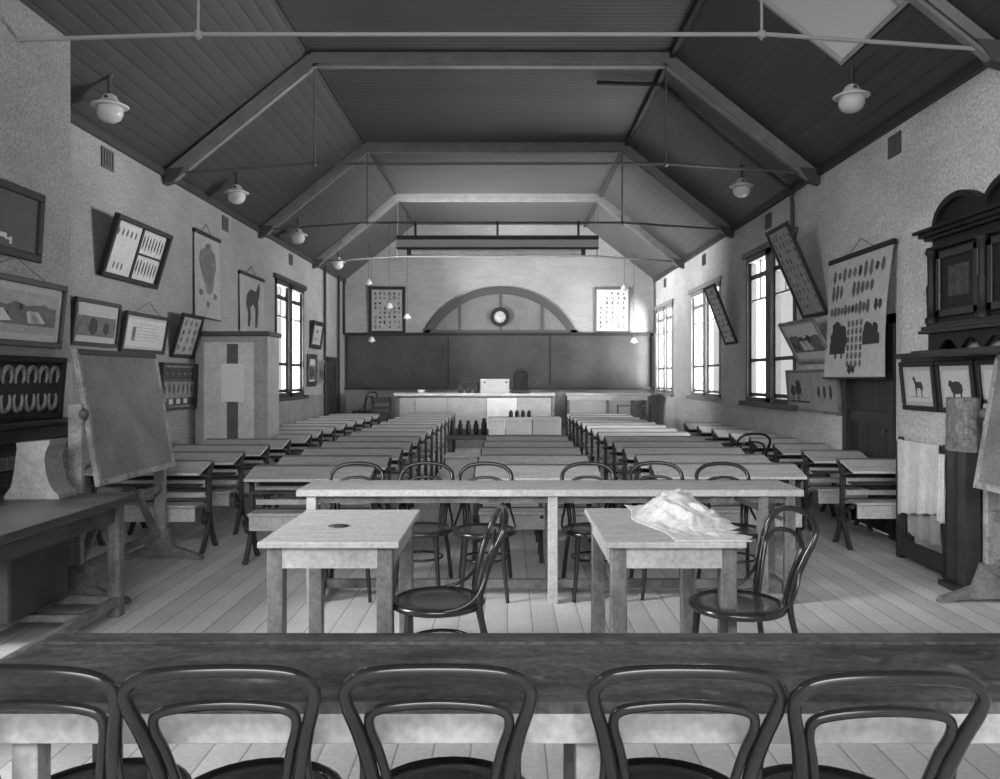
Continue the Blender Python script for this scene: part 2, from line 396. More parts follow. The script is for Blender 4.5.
# ------------------------------------------------------------------ windows and doors
def casement(name, side, y0, y1, z0, z1, fm):
    """double casement with top lights, set in the wall; side -1 left wall, +1 right"""
    xw = XL if side < 0 else XR
    q = MB(); a, b = (xw - .12, xw + .02) if side < 0 else (xw - .02, xw + .12)
    fw = .075
    q.box(a, b, y0, y0 + fw, z0, z1); q.box(a, b, y1 - fw, y1, z0, z1); q.box(a, b, y0, y1, z1 - .1, z1); q.box(a, b, y0, y1, z0, z0 + .06)
    yc = (y0 + y1) / 2; q.box(a, b, yc - .11, yc + .11, z0, z1)
    # hood over the head
    hy = .1; q.box(a, xw + (.05 if side < 0 else -.05), y0 - hy, y1 + hy, z1 - .02, z1 + .06)
    root = struct(name, q, fm)
    zt = z1 - (z1 - z0) * .15; zt2 = z1 - (z1 - z0) * .31; zl = z0 + (z1 - z0) * .28
    xm = xw + side * .05
    for (ya, yb) in ((y0 + fw, yc - .11), (yc + .11, y1 - fw)):
        q = MB(); st = .05
        q.box(xm - .02, xm + .02, ya, ya + st, z0 + .06, z1 - .1); q.box(xm - .02, xm + .02, yb - st, yb, z0 + .06, z1 - .1)
        for zz, hh in ((zt, .07), (zl, .05), (z0 + .1, .05)): q.box(xm - .02, xm + .02, ya, yb, zz - hh / 2, zz + hh / 2)
        q.box(xm - .015, xm + .015, ya, yb, zt2 - .012, zt2 + .012)
        ym = (ya + yb) / 2; q.box(xm - .012, xm + .012, ym - .012, ym + .012, zt2, z1 - .1)
        s_ = q.build('sash', fm, root)
        q = MB(); q.box(xm - .003, xm + .003, ya, yb, z0 + .06, z1 - .1); q.build('pane', glass_m, s_)
    q = MB(); q.box(xw - (.0 if side < 0 else .09), xw + (.09 if side < 0 else 0), y0 - .12, y1 + .12, z0 - .07, z0); q.build('window_sill', fm, root)
fr_dark = mat('dark_window_paint', .035, .5)
casement('window_1', -1, *WL[0], fr_dark)
casement('window_2', 1, *WR[0], mat('brown_window_paint', .07, .5))
fr_pale = mat('pale_window_paint', .30, .6)
casement('window_3', 1, *WR[1], fr_pale)
casement('window_4', 1, *WR[2], fr_pale)
for nm, (y0, y1, z0, z1), side in (('door_1', DL, -1), ('door_2', DR, 1)):
    xw = XL if side < 0 else XR
    q = MB(); a, b = (xw - .1, xw + .03) if side < 0 else (xw - .03, xw + .1)
    q.box(a, b, y0, y0 + .09, 0, z1); q.box(a, b, y1 - .09, y1, 0, z1); q.box(a, b, y0, y1, z1 - .09, z1)
    r = struct(nm, q, dark_wood)
    q = MB(); q.box(xw + side * .03, xw + side * .07, y0 + .09, y1 - .09, .01, z1 - .09)
    lf = q.build('door_leaf', door_m, r)
    for zz in (.3, 1.05, 1.75):
        q = MB(); q.box(xw + side * .0, xw + side * .03, y0 + .09, y1 - .09, zz, zz + .12); q.build('ledge', dark_wood, r)
    q = MB(); q.tube([(xw + side * .03, y0 + .16, 1.0), (xw - side * .03, y0 + .16, 1.0), (xw - side * .045, y0 + .16, 1.0)], [.012, .012, .028], 8); q.build('door_knob', iron_m, r)

# air bricks high on the walls
vn = 0
for (x, y, where) in [(XL, 7.9, 'left wall'), (XL, 11.2, 'left wall'), (XL, 14.6, 'left wall'), (XR, 7.42, 'right wall'), (XR, 11.0, 'right wall'), (XR, 14.6, 'right wall'), (XR, 18.2, 'right wall')]:
    q = MB(); s = 1 if x < 0 else -1
    q.box(x, x + s * .015, y - .12, y + .12, 3.56, 3.58); q.box(x, x + s * .015, y - .12, y + .12, 3.74, 3.76)
    for k in range(5): q.box(x, x + s * .012, y - .12 + k * .054, y - .12 + k * .054 + .024, 3.56, 3.76)
    q.box(x, x + s * .004, y - .12, y + .12, 3.56, 3.76)
    where2 = {7.9: 'left wall above the tilted double frame', 11.2: 'left wall above the two hanging animal charts', 14.6: '%s' % ('left wall above the sash window' if x < 0 else 'right wall above the farther small leaning frame'), 7.42: 'right wall above the big hanging wall chart', 11.0: 'right wall above the long leaning frame', 18.2: 'right wall close to the end wall'}[y]
    tag(q.build('air_vent', mat('vent_iron', .10, .7)), 'small dark air vent high on the ' + where2, 'vent', 'air vents')

# lunette window in the end wall
q = MB(); cx0, zb, RW, RH = -.155, 2.60, 1.87, 1.13
Rr = (RW ** 2 + RH ** 2) / (2 * RH); zc = zb + RH - Rr; a0 = math.asin(RW / Rr)
def arc(r, n=28, a=a0): return [(cx0 + r * sin(-a + 2 * a * i / n), zc + r * cos(-a + 2 * a * i / n)) for i in range(n + 1)]
def band(q, ro, ri, y0, y1):
    ao = math.acos((zb - zc) / ro); ai = math.acos((zb - zc) / ri); n = 28
    O = [(cx0 + ro * sin(-ao + 2 * ao * i / n), zc + ro * cos(-ao + 2 * ao * i / n)) for i in range(n + 1)]
    I = [(cx0 + ri * sin(-ai + 2 * ai * i / n), zc + ri * cos(-ai + 2 * ai * i / n)) for i in range(n + 1)]
    for i in range(n): q.prism([O[i], O[i + 1], I[i + 1], I[i]], y0, y1)
band(q, Rr, Rr - .13, Y1 - .06, Y1 + .01); band(q, Rr - .13, Rr - .19, Y1 - .04, Y1 + .01)
q.box(cx0 - RW, cx0 + RW, Y1 - .06, Y1, zb, zb + .07)
lun = struct('window_6', q, mat('lunette_frame', .07, .5))
q = MB()
for dx in (-1.0, 0, 1.0):
    zt = zc + math.sqrt((Rr - .15) ** 2 - dx ** 2); q.box(cx0 + dx - .035, cx0 + dx + .035, Y1 - .045, Y1, zb + .05, zt)
q.build('glazing_bar', mat('lunette_bar', .08, .5), lun)
q = MB(); ai = math.acos((zb - zc) / (Rr - .15)); n = 28
q.prism([(cx0 + (Rr - .15) * sin(-ai + 2 * ai * i / n), zc + (Rr - .15) * cos(-ai + 2 * ai * i / n)) for i in range(n + 1)], Y1 - .015, Y1 + .0)
q.build('pane', mat('lunette_panel', .17, .6, 3, .15, fine=.15), lun)

# clock over the lunette
ck = empty('wall_clock', (-.17, Y1 - .05, 2.98), 0, 'small round wall clock with dark rim hanging in the arched window', 'clock')
def ring(q, ro, ri, y0, y1, n=28):
    for i in range(n):
        a, b = 2 * PI * i / n, 2 * PI * (i + 1) / n
        q.prism([(ro * cos(a), ro * sin(a)), (ro * cos(b), ro * sin(b)), (ri * cos(b), ri * sin(b)), (ri * cos(a), ri * sin(a))], y0, y1)
q = MB(); ring(q, .235, .15, -.08, .04); ring(q, .15, .14, -.05, .0); q.build('clock_rim', black_frame, ck)
q = MB(); q.use(paper); q.prism([(.15 * cos(2 * PI * i / 28), .15 * sin(2 * PI * i / 28)) for i in range(28)], -.03, .0)
q.use(ink)
for k in range(12):
    a = 2 * PI * k / 12; q.M = Matrix.Translation((.122 * cos(a), -.031, .122 * sin(a))); q.box(-.006, .006, -.001, .001, -.006, .006)
q.M = Matrix(); fc = q.build('clock_face', None, ck)
q = MB(); q.beam((0, -.034, 0), (.06, -.034, .04), .002, .01); q.beam((0, -.036, 0), (-.03, -.036, .1), .002, .007); q.build('clock_hands', ink, ck)

# ------------------------------------------------------------------ wall blackboard across the end wall
bb = empty('wall_blackboard', (-.2, Y1, 1.25), 0, 'long black wall blackboard spanning the whole end wall below the clock', 'blackboard')
M_ = Matrix.Translation((.2, -Y1, -1.25))
q = MB(); q.M = M_; q.box(-3.9, 3.52, Y1 - .04, Y1, 1.28, 2.52); q.build('board', big_slate, bb)
q = MB(); q.M = M_; q.box(-3.92, 3.54, Y1 - .09, Y1, 2.52, 2.60); q.build('top_rail', black_frame, bb)
q = MB(); q.M = M_; q.box(-3.92, 3.54, Y1 - .14, Y1, 1.22, 1.28); q.build('chalk_ledge', dark_wood, bb)
for x in (-3.9, -1.43, 1.05, 3.50):
    q = MB(); q.M = M_; q.box(x - .015, x + .015, Y1 - .05, Y1 - .03, 1.28, 2.52); q.build('joint_strip', black_frame, bb)

# dais under the blackboard
q = MB(); q.box(XL + .03, XR - .01, 17.1, Y1 - .01, 0, .28); q.box(XL + .03, XR - .01, 17.06, 17.12, .26, .30); q.box(XL + .03, XR - .01, 17.1, Y1 - .01, .28, .30)
tag(q.build('teaching_platform', mat('platform_wood', .22, .6, 4, .2, fine=.2)), 'low wooden teaching platform across the end of the hall', 'platform')

# demonstration bench and its loads
db = empty('demonstration_bench', (-.7, 17.9, .30), 0, 'long pale demonstration bench with panelled front on the platform, left of the gap', 'bench')
q = MB(); q.box(-1.8, 1.75, -.33, .33, .80, .87, .01); q.build('worktop', pine, db)
for x in (-1.75, 1.68):
    for y in (-.28, .22): q = MB(); q.box(x, x + .07, y, y + .07, 0, .80); q.build('leg', pine_leg, db)
for (x0, x1, mm) in ((-1.68, -1.33, cup_m), (-1.33, -.62, pale_paint), (-.62, .25, cup_m), (.25, .93, cup_pale), (.93, 1.68, cup_m)):
    q = MB(); q.box(x0 + .01, x1 - .01, -.26, -.24, .08, .76); q.box(x0 + .01, x1 - .01, -.27, -.26, .70, .76); q.build('front_panel', mm, db)
sb = empty('side_bench', (2.25, 18.2, .30), 0, 'pale long table with slender legs on the platform at the right end', 'table')
q = MB(); q.box(-.95, .98, -.3, .3, .80, .86, .01); q.build('table_top', pine, sb)
for x in (-.9, -.02, .55, .87):
    for y in (-.26, .2): q = MB(); q.box(x, x + .055, y, y + .055, 0, .80); q.build('leg', pine_leg, sb)
q = MB(); q.box(-.9, .9, -.27, -.25, .70, .80); q.build('apron', pine, sb)
q = MB(); q.box(-.84, .53, -.2, -.18, .06, .70); q.build('front_panel', pale_paint, sb)
# low rail and stool-like rack by the right wall
rk = empty('towel_rail', (2.75, 17.35, .30), 0, 'thin wooden rail stand in front of the right hand platform table', 'rail')
for x in (-.35, .35):
    q = MB(); q.box(x - .015, x + .015, -.015, .015, 0, .62); q.box(x - .02, x + .02, -.12, .12, 0, .03); q.build('post', dark_wood, rk)
for z in (.6, .33): q = MB(); q.box(-.35, .35, -.012, .012, z - .015, z + .015); q.build('rail', pine_leg, rk)

def jar(x, y, z, r, h, label, group, m_=None):
    t = empty('specimen_jar', (x, y, z), 0, label, 'jar', group)
    q = MB(); q.lathe([(r * .9, 0), (r, .01), (r, h * .68), (r * .6, h * .8), (r * .55, h * .86)], 12); q.build('jar_body', m_ or mat('dark_glass', .015, .4), t)
    q = MB(); q.lathe([(r * .5, h * .86), (r * .72, h * .87), (r * .7, h * .98), (r * .3, h)], 12); q.build('stopper', dark_wood, t)
    return t
for k, x in enumerate((-1.03, -.85, -.67)):
    jar(x, 17.72, 1.17, .06, .26, 'dark glass jar on the demonstration bench, %s of three beside the pale box' % ['leftmost', 'middle', 'rightmost'][k], 'dark jars on the demonstration bench')
t = empty('wooden_box', (-.27, 17.75, 1.17), 0, 'pale wooden box with two dark finger holes on the demonstration bench', 'box')
q = MB(); q.box(-.31, .32, -.14, .14, 0, .30, .008); q.build('box_body', pale_paint, t)
q = MB(); q.box(-.32, .33, -.15, .15, .27, .31, .008); q.build('lid', pine, t)
for x in (-.22, .25): q = MB(); q.lathe([(.022, 0), (.022, .01)], 12); o = q.build('finger_hole', ink, t); o.rotation_euler = (PI / 2, 0, 0); o.location = (x, -.14, .235)
t = empty('covered_instrument', (.30, 17.70, 1.17), 0, 'tall dark cloth-covered instrument standing on the demonstration bench', 'instrument')
q = MB(); q.lathe([(.19, 0), (.17, .06), (.16, .2), (.165, .34), (.175, .42), (.15, .47), (.10, .49)], 20); q.build('cover', mat('black_cloth', .012, .9), t)
q = MB(); q.lathe([(.09, .48), (.10, .5), (.10, .54), (.05, .56)], 16); q.build('cap', black_frame, t)
q = MB(); q.lathe([(.16, 0), (.23, .01), (.23, .05), (.18, .07)], 18); q.build('base', dark_wood, t)
t = empty('basin', (-1.9, 17.72, 1.17), 0, 'small pale bowl on the left end of the demonstration bench', 'bowl')
q = MB(); q.lathe([(.04, 0), (.05, .01), (.09, .07), (.085, .07), (.045, .02)], 16); q.build('bowl', white_enamel, t)

# low table with boxes and bottles ahead of the platform
tt = empty('low_table', (-.05, 11.9, 0), 0, 'dark edged low table carrying three pale boxes before the platform', 'table')
q = MB(); q.box(-.85, .86, -.3, .3, .60, .665, .008); q.build('table_top', bench_dark, tt)
for x in (-.8, .76):
    for y in (-.26, .2): q = MB(); q.box(x, x + .06, y, y + .06, 0, .60); q.build('leg', bench_dark, tt)
for k, (x0, x1) in enumerate(((-.27, -.03), (-.02, .36), (.37, .79))):
    t = empty('storage_box', ((x0 + x1) / 2, 11.88, .665), 0, '%s of the three pale boxes standing on the low table' % ['narrow leftmost', 'bright middle', 'widest rightmost'][k], 'box', 'pale boxes on the low table')
    w = (x1 - x0) / 2; q = MB(); q.box(-w, w, -.18, .18, 0, .24, .006); q.build('box_body', [cup_pale, paper, pale_paint][k], t)
    q = MB(); q.box(-w - .003, w + .003, -.185, .185, .20, .255, .006); q.build('lid', [cup_pale, paper, pale_paint][k], t)
for k in range(4): jar(.06 + k * .09, 11.9, .92, .032, .10, 'small dark ink bottle on the middle pale box, %s from the left' % ORD[k], 'ink bottles on the middle box')
for k in range(5):
    jar(-.80 + k * .115, 11.8, .665, .038, .21 + (.03 if k == 4 else 0), 'dark bottle on the left end of the low table, %s from the left of five' % ORD[k], 'dark bottles on the low table')
t = empty('wooden_chest', (-.57, 10.95, 0), 0, 'low pale wooden chest in the aisle below the row of dark bottles', 'chest')
q = MB(); q.box(-.26, .26, -.2, .2, 0, .42, .008); q.build('chest_body', desk_top, t)
q = MB(); q.box(-.275, .275, -.215, .215, .42, .46, .008); q.build('lid', desk_top, t)

# ------------------------------------------------------------------ framed pictures
def xf(side, xw, yc, z0, lean):
    """location and rotation of a picture standing/hanging on a side wall; yc is the middle of its bottom edge"""
    return (xw, yc, z0), (PI / 2 if side < 0 else (-PI / 2 if side > 0 else 0)), lean
def silhouette(q, pts, s, cx, cz, y=-.006, t=.002):
    q.prism([(cx + px * s, cz + pz * s) for px, pz in pts], y - t, y)
HORSE = [(-.42, .30), (-.36, .42), (-.27, .46), (-.22, .40), (-.12, .22), (.18, .22), (.32, .20), (.38, .05), (.42, -.12), (.37, -.1), (.33, .02), (.32, -.14), (.30, -.46), (.24, -.46), (.24, -.2), (.16, -.06), (-.08, -.06), (-.14, -.2), (-.14, -.46), (-.20, -.46), (-.22, -.16), (-.25, .08), (-.32, .26)]
SHEEP = [(-.46, .10), (-.40, .28), (-.30, .30), (-.2, .22), (0, .26), (.25, .24), (.40, .12), (.42, -.08), (.36, -.14), (.34, -.42), (.28, -.42), (.26, -.18), (-.08, -.2), (-.12, -.42), (-.18, -.42), (-.2, -.18), (-.30, -.08), (-.34, .04)]
BLOB = [(cos(2 * PI * i / 14) * (.5 + .06 * ((i * 7) % 3)), sin(2 * PI * i / 14) * (.5 + .05 * ((i * 5) % 3))) for i in range(14)]
TREE = [(-.05, -.5), (-.05, -.2), (-.32, -.12), (-.4, .1), (-.25, .25), (-.28, .4), (0, .5), (.25, .42), (.3, .2), (.4, .05), (.3, -.15), (.06, -.2), (.06, -.5)]

def framed(name, label, cat, side, xw, y0, y1, z0, z1, out, fw, fm, art, group=None, mount=None, pm=None, t=.035, cord=False):
    h = math.hypot(out, z1 - z0); ang = math.atan2(out, z1 - z0); w = abs(y1 - y0)
    loc, rz, lean = xf(side, xw, (y0 + y1) / 2, z0, ang)
    if side == 0: loc = ((y0 + y1) / 2, xw, z0)
    r = empty(name, loc, rz, label, cat, group, lean)
    q = MB()
    q.box(-w / 2, w / 2, -t, 0, 0, fw, .006); q.box(-w / 2, w / 2, -t, 0, h - fw, h, .006)
    q.box(-w / 2, -w / 2 + fw, -t, 0, fw, h - fw, .006); q.box(w / 2 - fw, w / 2, -t, 0, fw, h - fw, .006); q.build('frame', fm, r)
    if mount:
        q = MB(); g = fw * .8; mw = mount
        q.box(-w / 2 + g, w / 2 - g, -.016, -.004, g, h - g); q.build('mount', mount_m, r)
        iw, ih = w - 2 * fw - 2 * mw, h - 2 * fw - 2 * mw
        q = MB(); q.use(pm or paper); q.box(-iw / 2, iw / 2, -.020, -.016, fw + mw, fw + mw + ih)
        q.M = Matrix.Translation((0, -.020, fw + mw + ih / 2)); art(q, iw, ih); q.M = Matrix(); q.build('print', None, r)
    else:
        iw, ih = w - 2 * fw, h - 2 * fw
        q = MB(); q.use(pm or paper); q.box(-iw / 2 - .005, iw / 2 + .005, -.016, -.004, fw - .005, h - fw + .005)
        q.M = Matrix.Translation((0, -.016, h / 2)); art(q, iw, ih); q.M = Matrix(); q.build('print', None, r)
    if cord:
        q = MB(); dz = math.tan(ang) if ang else 0
        q.tube([(-w * .3, -.004, h), (0, .0, h + .13), (w * .3, -.004, h)], .004, 5)
        q.build('cord', iron_m, r)
    return r
def A_land(dark=.55):
    def f(q, w, h):
        q.use(ink_mid); n = 14; r_ = random.Random(int(w * 100))
        top = [(-w * .48 + w * .96 * i / n, h * (.12 + .12 * r_.random())) for i in range(n + 1)]
        q.prism([(-w * .48, -h * .3), (w * .48, -h * .3)] + top[::-1], -.002, 0)
        q.use(ink)
        for k in range(6): silhouette(q, BLOB, .12 * h * (1 + r_.random()), (r_.random() - .5) * w * .8, (r_.random() - .6) * h * .35, -.002)
        q.use(paper)
        for k in range(4):
            x = (r_.random() - .5) * w * .7; q.prism([(x, -h * .25), (x + w * .12, -h * .22), (x + w * .02, h * .05), (x - w * .03, h * .02)], -.005, -.0042)
    return f
def A_dark(q, w, h):
    q.use(ink_mid); q.box(-w * .5, w * .5, -.002, 0, -h * .42, h * .22)
    q.use(ink); silhouette(q, BLOB, h * .5, -w * .1, -h * .1, -.002); silhouette(q, BLOB, h * .35, w * .25, -h * .15, -.002)
def A_text(q, w, h):
    q.use(ink_mid)
    for k in range(6):
        z = h * (.32 - k * .12); q.box(-w * .36, w * (.36 - .05 * (k % 3)), -.002, 0, z, z + h * .012)
    q.box(-w * .36, -w * .28, -.0025, 0, -h * .3, h * .2)
def A_specimens(rows, cols, seed, dens=.85, size=.36, mm=None):
    def f(q, w, h):
        r_ = random.Random(seed)
        for i in range(rows):
            for j in range(cols):
                if r_.random() > dens: continue
                q.use(r_.choice([ink, ink_mid, ink_mid]) if not mm else mm)
                cw, ch = w * .92 / cols, h * .92 / rows
                cx = -w * .46 + cw * (j + .5) + (r_.random() - .5) * cw * .2; cz = -h * .46 + ch * (i + .5) + (r_.random() - .5) * ch * .2
                a, b = cw * size * (.5 + .5 * r_.random()), ch * size * (.7 + .6 * r_.random())
                q.prism([(cx + a * px * (1 if k % 2 else .75), cz + b * pz) for k, (px, pz) in enumerate(BLOB)], -.002, 0)
    return f
def A_horse(q, w, h): q.use(ink); silhouette(q, HORSE, min(w * .95, h * .75), 0, -h * .02, 0); q.use(ink_mid); q.box(-w * .4, w * .4, -.0015, 0, -h * .36, -h * .345)
def A_sheep(q, w, h): q.use(ink); silhouette(q, SHEEP, min(w * 1.0, h * .85), 0, -h * .05, 0); q.use(ink_mid); q.box(-w * .4, w * .4, -.0015, 0, -h * .40, -h * .385)
def A_trees(q, w, h):
    q.use(ink)
    silhouette(q, TREE, h * .6, -w * .28, 0, 0); silhouette(q, TREE, h * .42, -w * .40, -h * .06, -.001)
    for k in range(3): q.prism([(w * (.14 + .11 * k) + px * w * .045, pz * h * (.26 + .04 * k) - h * .02) for px, pz in BLOB], -.002, 0)
    q.box(-w * .47, -w * .05, -.002, 0, -h * .33, -h * .28)
    q.use(ink_mid); q.box(-.004, .004, -.0015, 0, -h * .45, h * .45)
    for k in range(8): silhouette(q, BLOB, h * .05, -w * .45 + k * w * .05, -h * .2 + .02 * (k % 3), 0)

XB, XBR = -3.52, 3.40      # faces of the left and right chimney breasts
# LEFT breast: dark chalk picture, leaning landscape, horseshoes
def A_chalk(q, w, h):
    q.use(paper); q.box(w * .02, w * .10, -.002, 0, -h * .34, -h * .26); q.box(w * .14, w * .17, -.002, 0, -h * .43, -h * .30); q.box(w * .08, w * .14, -.002, 0, -h * .36, -h * .33)
framed('framed_slate', 'black framed dark slate with a few chalk marks, highest on the left chimney breast', 'picture', -1, XB, 5.0, 6.0, 2.36, 2.87, .03, .06, black_frame, A_chalk, pm=slate, cord=False)
framed('framed_landscape', 'large pale-mounted landscape picture leaning out from the left chimney breast', 'picture', -1, XB, 5.0, 6.27, 1.73, 2.22, .05, .045, dark_wood, A_land(), mount=.05, pm=paper_dim, cord=True)
def A_shoes(q, w, h):
    q.use(plaster); n = 6
    for row, fl in ((.22, 1), (-.24, -1)):
        for k in range(n):
            cx = -w * .5 + w * (k + .5) / n; R = w / n * .36
            pts = [(cx + R * cos(a), -.004, h * row + fl * R * 1.35 * sin(a) + fl * -.0) for a in [(-40 + 260 * i / 14) * PI / 180 for i in range(15)]]
            q.tube(pts, [.010 + .010 * sin(PI * i / 14) for i in range(15)], 6)
framed('horseshoe_display', 'black framed display of two rows of pale horseshoes standing on the left mantelshelf', 'display frame', -1, XB, 5.3, 6.25, 1.195, 1.66, .04, .045, black_frame, A_shoes, pm=mat('display_back', .06, .8, 9, .4), t=.05)
q = MB(); q.box(XB, XB + .03, 6.28, 6.43, 1.19, 1.62); tag(q.build('pale_board', pale_paint), 'narrow pale upright board beside the horseshoe display', 'board')
# LEFT wall beyond the breast
framed('framed_landscape', 'framed dark landscape print with wide mount, just beyond the left chimney breast', 'picture', -1, XL, 7.20, 8.05, 1.80, 2.24, .05, .04, dark_wood, A_dark, mount=.035, pm=mount_m)
framed('framed_drawing', 'framed pale drawing on the left wall between the dark landscape and the tilted small chart', 'picture', -1, XL, 8.12, 9.15, 1.77, 2.19, .07, .04, dark_wood, A_text, mount=.03, pm=paper, cord=True)
framed('framed_chart', 'small framed specimen chart leaning out beside the pinned cupboard, left wall', 'chart', -1, XL, 9.35, 10.0, 1.75, 2.27, .15, .045, black_frame, A_specimens(4, 3, 3, 1, .6), pm=paper_dim)
def A_double(q, w, h):
    q.use(black_frame); q.box(-.02, .02, -.012, 0, -h / 2, h / 2); q.box(0, w / 2, -.010, 0, -.012, .012)
    q.use(ink_mid)
    for k in range(5): q.prism([(-w * .42 + k * w * .08 + px * w * .03, h * .3 + pz * h * .13) for px, pz in BLOB], -.002, 0)
    for k in range(3): q.prism([(-w * .34 + k * w * .07 + px * w * .025, -h * .34 + pz * h * .13) for px, pz in BLOB], -.002, 0)
    q.use(ink)
    for row in (.25, -.25):
        for k in range(7): q.prism([(w * .07 + k * w * .062 + px * w * .022, row * h + pz * h * (.24 + .05 * (k % 2))) for px, pz in BLOB], -.002, 0)
framed('specimen_case', 'dark framed two panel specimen case tilted out high on the left wall', 'display frame', -1, XL, 7.69, 8.92, 2.50, 3.10, .18, .05, black_frame, A_double, pm=paper, t=.06, cord=False)
def A_case(q, w, h):
    q.use(ink); q.box(-w * .48, w * .48, -.002, 0, h * .16, h * .46); q.box(-w * .5, w * .5, -.006, 0, .12 * h, .15 * h)
    q.box(-w * .5, w * .5, -.002, 0, -h * .46, -h * .28)
    q.use(ink_mid)
    for k in range(5): q.prism([(-w * .36 + k * w * .18 + px * w * .06, h * .31 + pz * h * .06) for px, pz in BLOB], -.004, 0)
    q.use(ink)
    for k in range(7): q.prism([(-w * .42 + k * w * .14 + px * w * .04, -h * .05 + pz * h * (.18 + .04 * (k % 3))) for px, pz in BLOB], -.002, 0)
    q.use(paper)
    for k in range(3): q.box(-w * .28 + k * w * .22, -w * .17 + k * w * .22, -.005, 0, -h * .42, -h * .30)
framed('specimen_case', 'dark glazed specimen case with three white labels hung below the small leaning chart', 'display frame', -1, XL, 9.05, 10.07, 1.12, 1.68, .02, .035, dark_wood, A_case, pm=mat('case_back', .22, .8, 12, .5), t=.05)
# far left wall pictures
framed('small_picture', 'small dark framed picture hung highest between the left window and the far door', 'picture', -1, XL, 15.95, 16.85, 2.10, 2.66, .08, .09, black_frame, A_specimens(2, 1, 8, 1), pm=paper_dim)
framed('small_picture', 'dark framed picture low beside the left window, nearer of a pair', 'picture', -1, XL, 15.75, 16.45, 1.33, 1.98, .02, .10, dark_wood, A_dark, pm=mount_m)
framed('small_picture', 'grey picture low on the left wall, farther of a pair, next to the door', 'picture', -1, XL, 16.55, 17.25, 1.40, 1.88, .02, .05, easel_wood, A_dark, pm=ink_mid)
# end wall charts
framed('framed_chart', 'black framed chart of small specimens on the end wall left of the arched window', 'chart', 0, Y1, -3.36, -2.47, 2.58, 3.72, .03, .07, black_frame, A_specimens(8, 6, 21, .9, .62), pm=paper_dim)
framed('framed_chart', 'pale framed chart of small specimens on the end wall right of the arched window', 'chart', 0, Y1, 2.13, 3.0, 2.60, 3.70, .03, .05, mat('pale_frame', .12, .5), A_specimens(8, 5, 33, .7, .5, ink_mid), pm=paper)
# RIGHT wall
framed('framed_print', 'black framed print of a horse, leftmost of three under the dark shelf on the right', 'picture', 1, XBR, 6.27, 6.81, 1.235, 1.635, .04, .04, black_frame, A_horse, 'animal prints under the shelf', .035)
framed('framed_print', 'black framed print of a heavy woolly animal, middle of three under the dark shelf', 'picture', 1, XBR, 5.74, 6.24, 1.235, 1.635, .04, .04, black_frame, A_sheep, 'animal prints under the shelf', .035)
framed('framed_print', 'black framed print half hidden by the right easel, nearest of three under the shelf', 'picture', 1, XBR, 5.14, 5.70, 1.235, 1.635, .04, .04, black_frame, A_horse, 'animal prints under the shelf', .035)
framed('framed_chart', 'long narrow framed chart leaning far out from the right wall beside the window', 'chart', 1, XR, 8.93, 9.66, 2.22, 3.26, .46, .045, black_frame, A_specimens(10, 5, 4, .9, .55, ink_mid), pm=paper_dim)
framed('framed_landscape', 'pale framed landscape leaning out below the long narrow chart, right wall', 'picture', 1, XR, 8.72, 9.80, 1.68, 2.17, .26, .035, easel_wood, A_land(), mount=.03, pm=paper)
framed('framed_chart', 'wide chart with dark trees and leaf shapes, lowest beside the right window', 'chart', 1, XR, 8.57, 10.15, 1.10, 1.60, .04, .03, easel_wood, A_trees, pm=paper_dim)
framed('framed_chart', 'small narrow framed chart leaning out between the two nearer right windows', 'chart', 1, XR, 12.45, 13.1, 2.05, 2.98, .36, .04, black_frame, A_specimens(9, 3, 5, .9, .5, ink_mid), pm=paper)

# unframed hanging charts
def hanging(name, label, side, xw, y0, y1, z0, z1, art, pm, curl=.05, belly=.03):
    w = abs(y1 - y0); h = z1 - z0
    r = empty(name, (xw, (y0 + y1) / 2, z0), PI / 2 if side < 0 else -PI / 2, label, 'chart')
    q = MB(); q.use(pm); n, k_ = 12, 10
    def prof(u, v): return -.02 - curl * (1 - v) ** 2 * .6 - belly * sin(PI * v) * (.4 + .6 * u)
    vs = []
    for t_ in (0, .003):
        for j in range(n + 1):
            v = j / n
            for i in range(k_ + 1):
                u = i / k_; vs.append((-w / 2 + w * u, prof(u, v) + t_, h * v))
    W_ = k_ + 1; S_ = W_ * (n + 1)
    fs = []
    for j in range(n):
        for i in range(k_):
            a = j * W_ + i; fs.append((a, a + 1, a + 1 + W_, a + W_)); fs.append((S_ + a + W_, S_ + a + 1 + W_, S_ + a + 1, S_ + a))
    q.add(vs, fs, True)
    # art drawn flat then pushed onto the bowed sheet
    a = MB(); art(a, w, h)
    vv = []
    for (x, y, z) in a.v:
        u = min(1, max(0, x / w + .5)); v = min(1, max(0, z / h + .5)); vv.append((x, prof(u, v) - .0035 + y * .5, z + h / 2))
    off = len(q.v); q.v += vv
    for f, mi, sm in zip(a.f, a.mi, a.sm):
        q.use(a.mats[mi]); q.f.append([i + off for i in f]); q.mi.append(q.cur); q.sm.append(sm)
    q.build('sheet', None, r, fix=False)
    q = MB(); q.box(-w / 2 - .02, w / 2 + .02, -.045, 0, h - .02, h + .03, .006); q.build('top_batten', black_frame, r)
    q = MB(); q.tube([(-w / 2 - .01, prof(0, 0) , 0), (0, prof(.5, 0), 0), (w / 2 + .01, prof(1, 0), 0)], .012, 6); q.build('bottom_roller', dark_wood, r)
    q = MB(); q.tube([(-w * .2, -.01, h + .03), (0, -.008, h + .16), (w * .2, -.01, h + .03)], .004, 5); q.build('cord', iron_m, r)
    return r
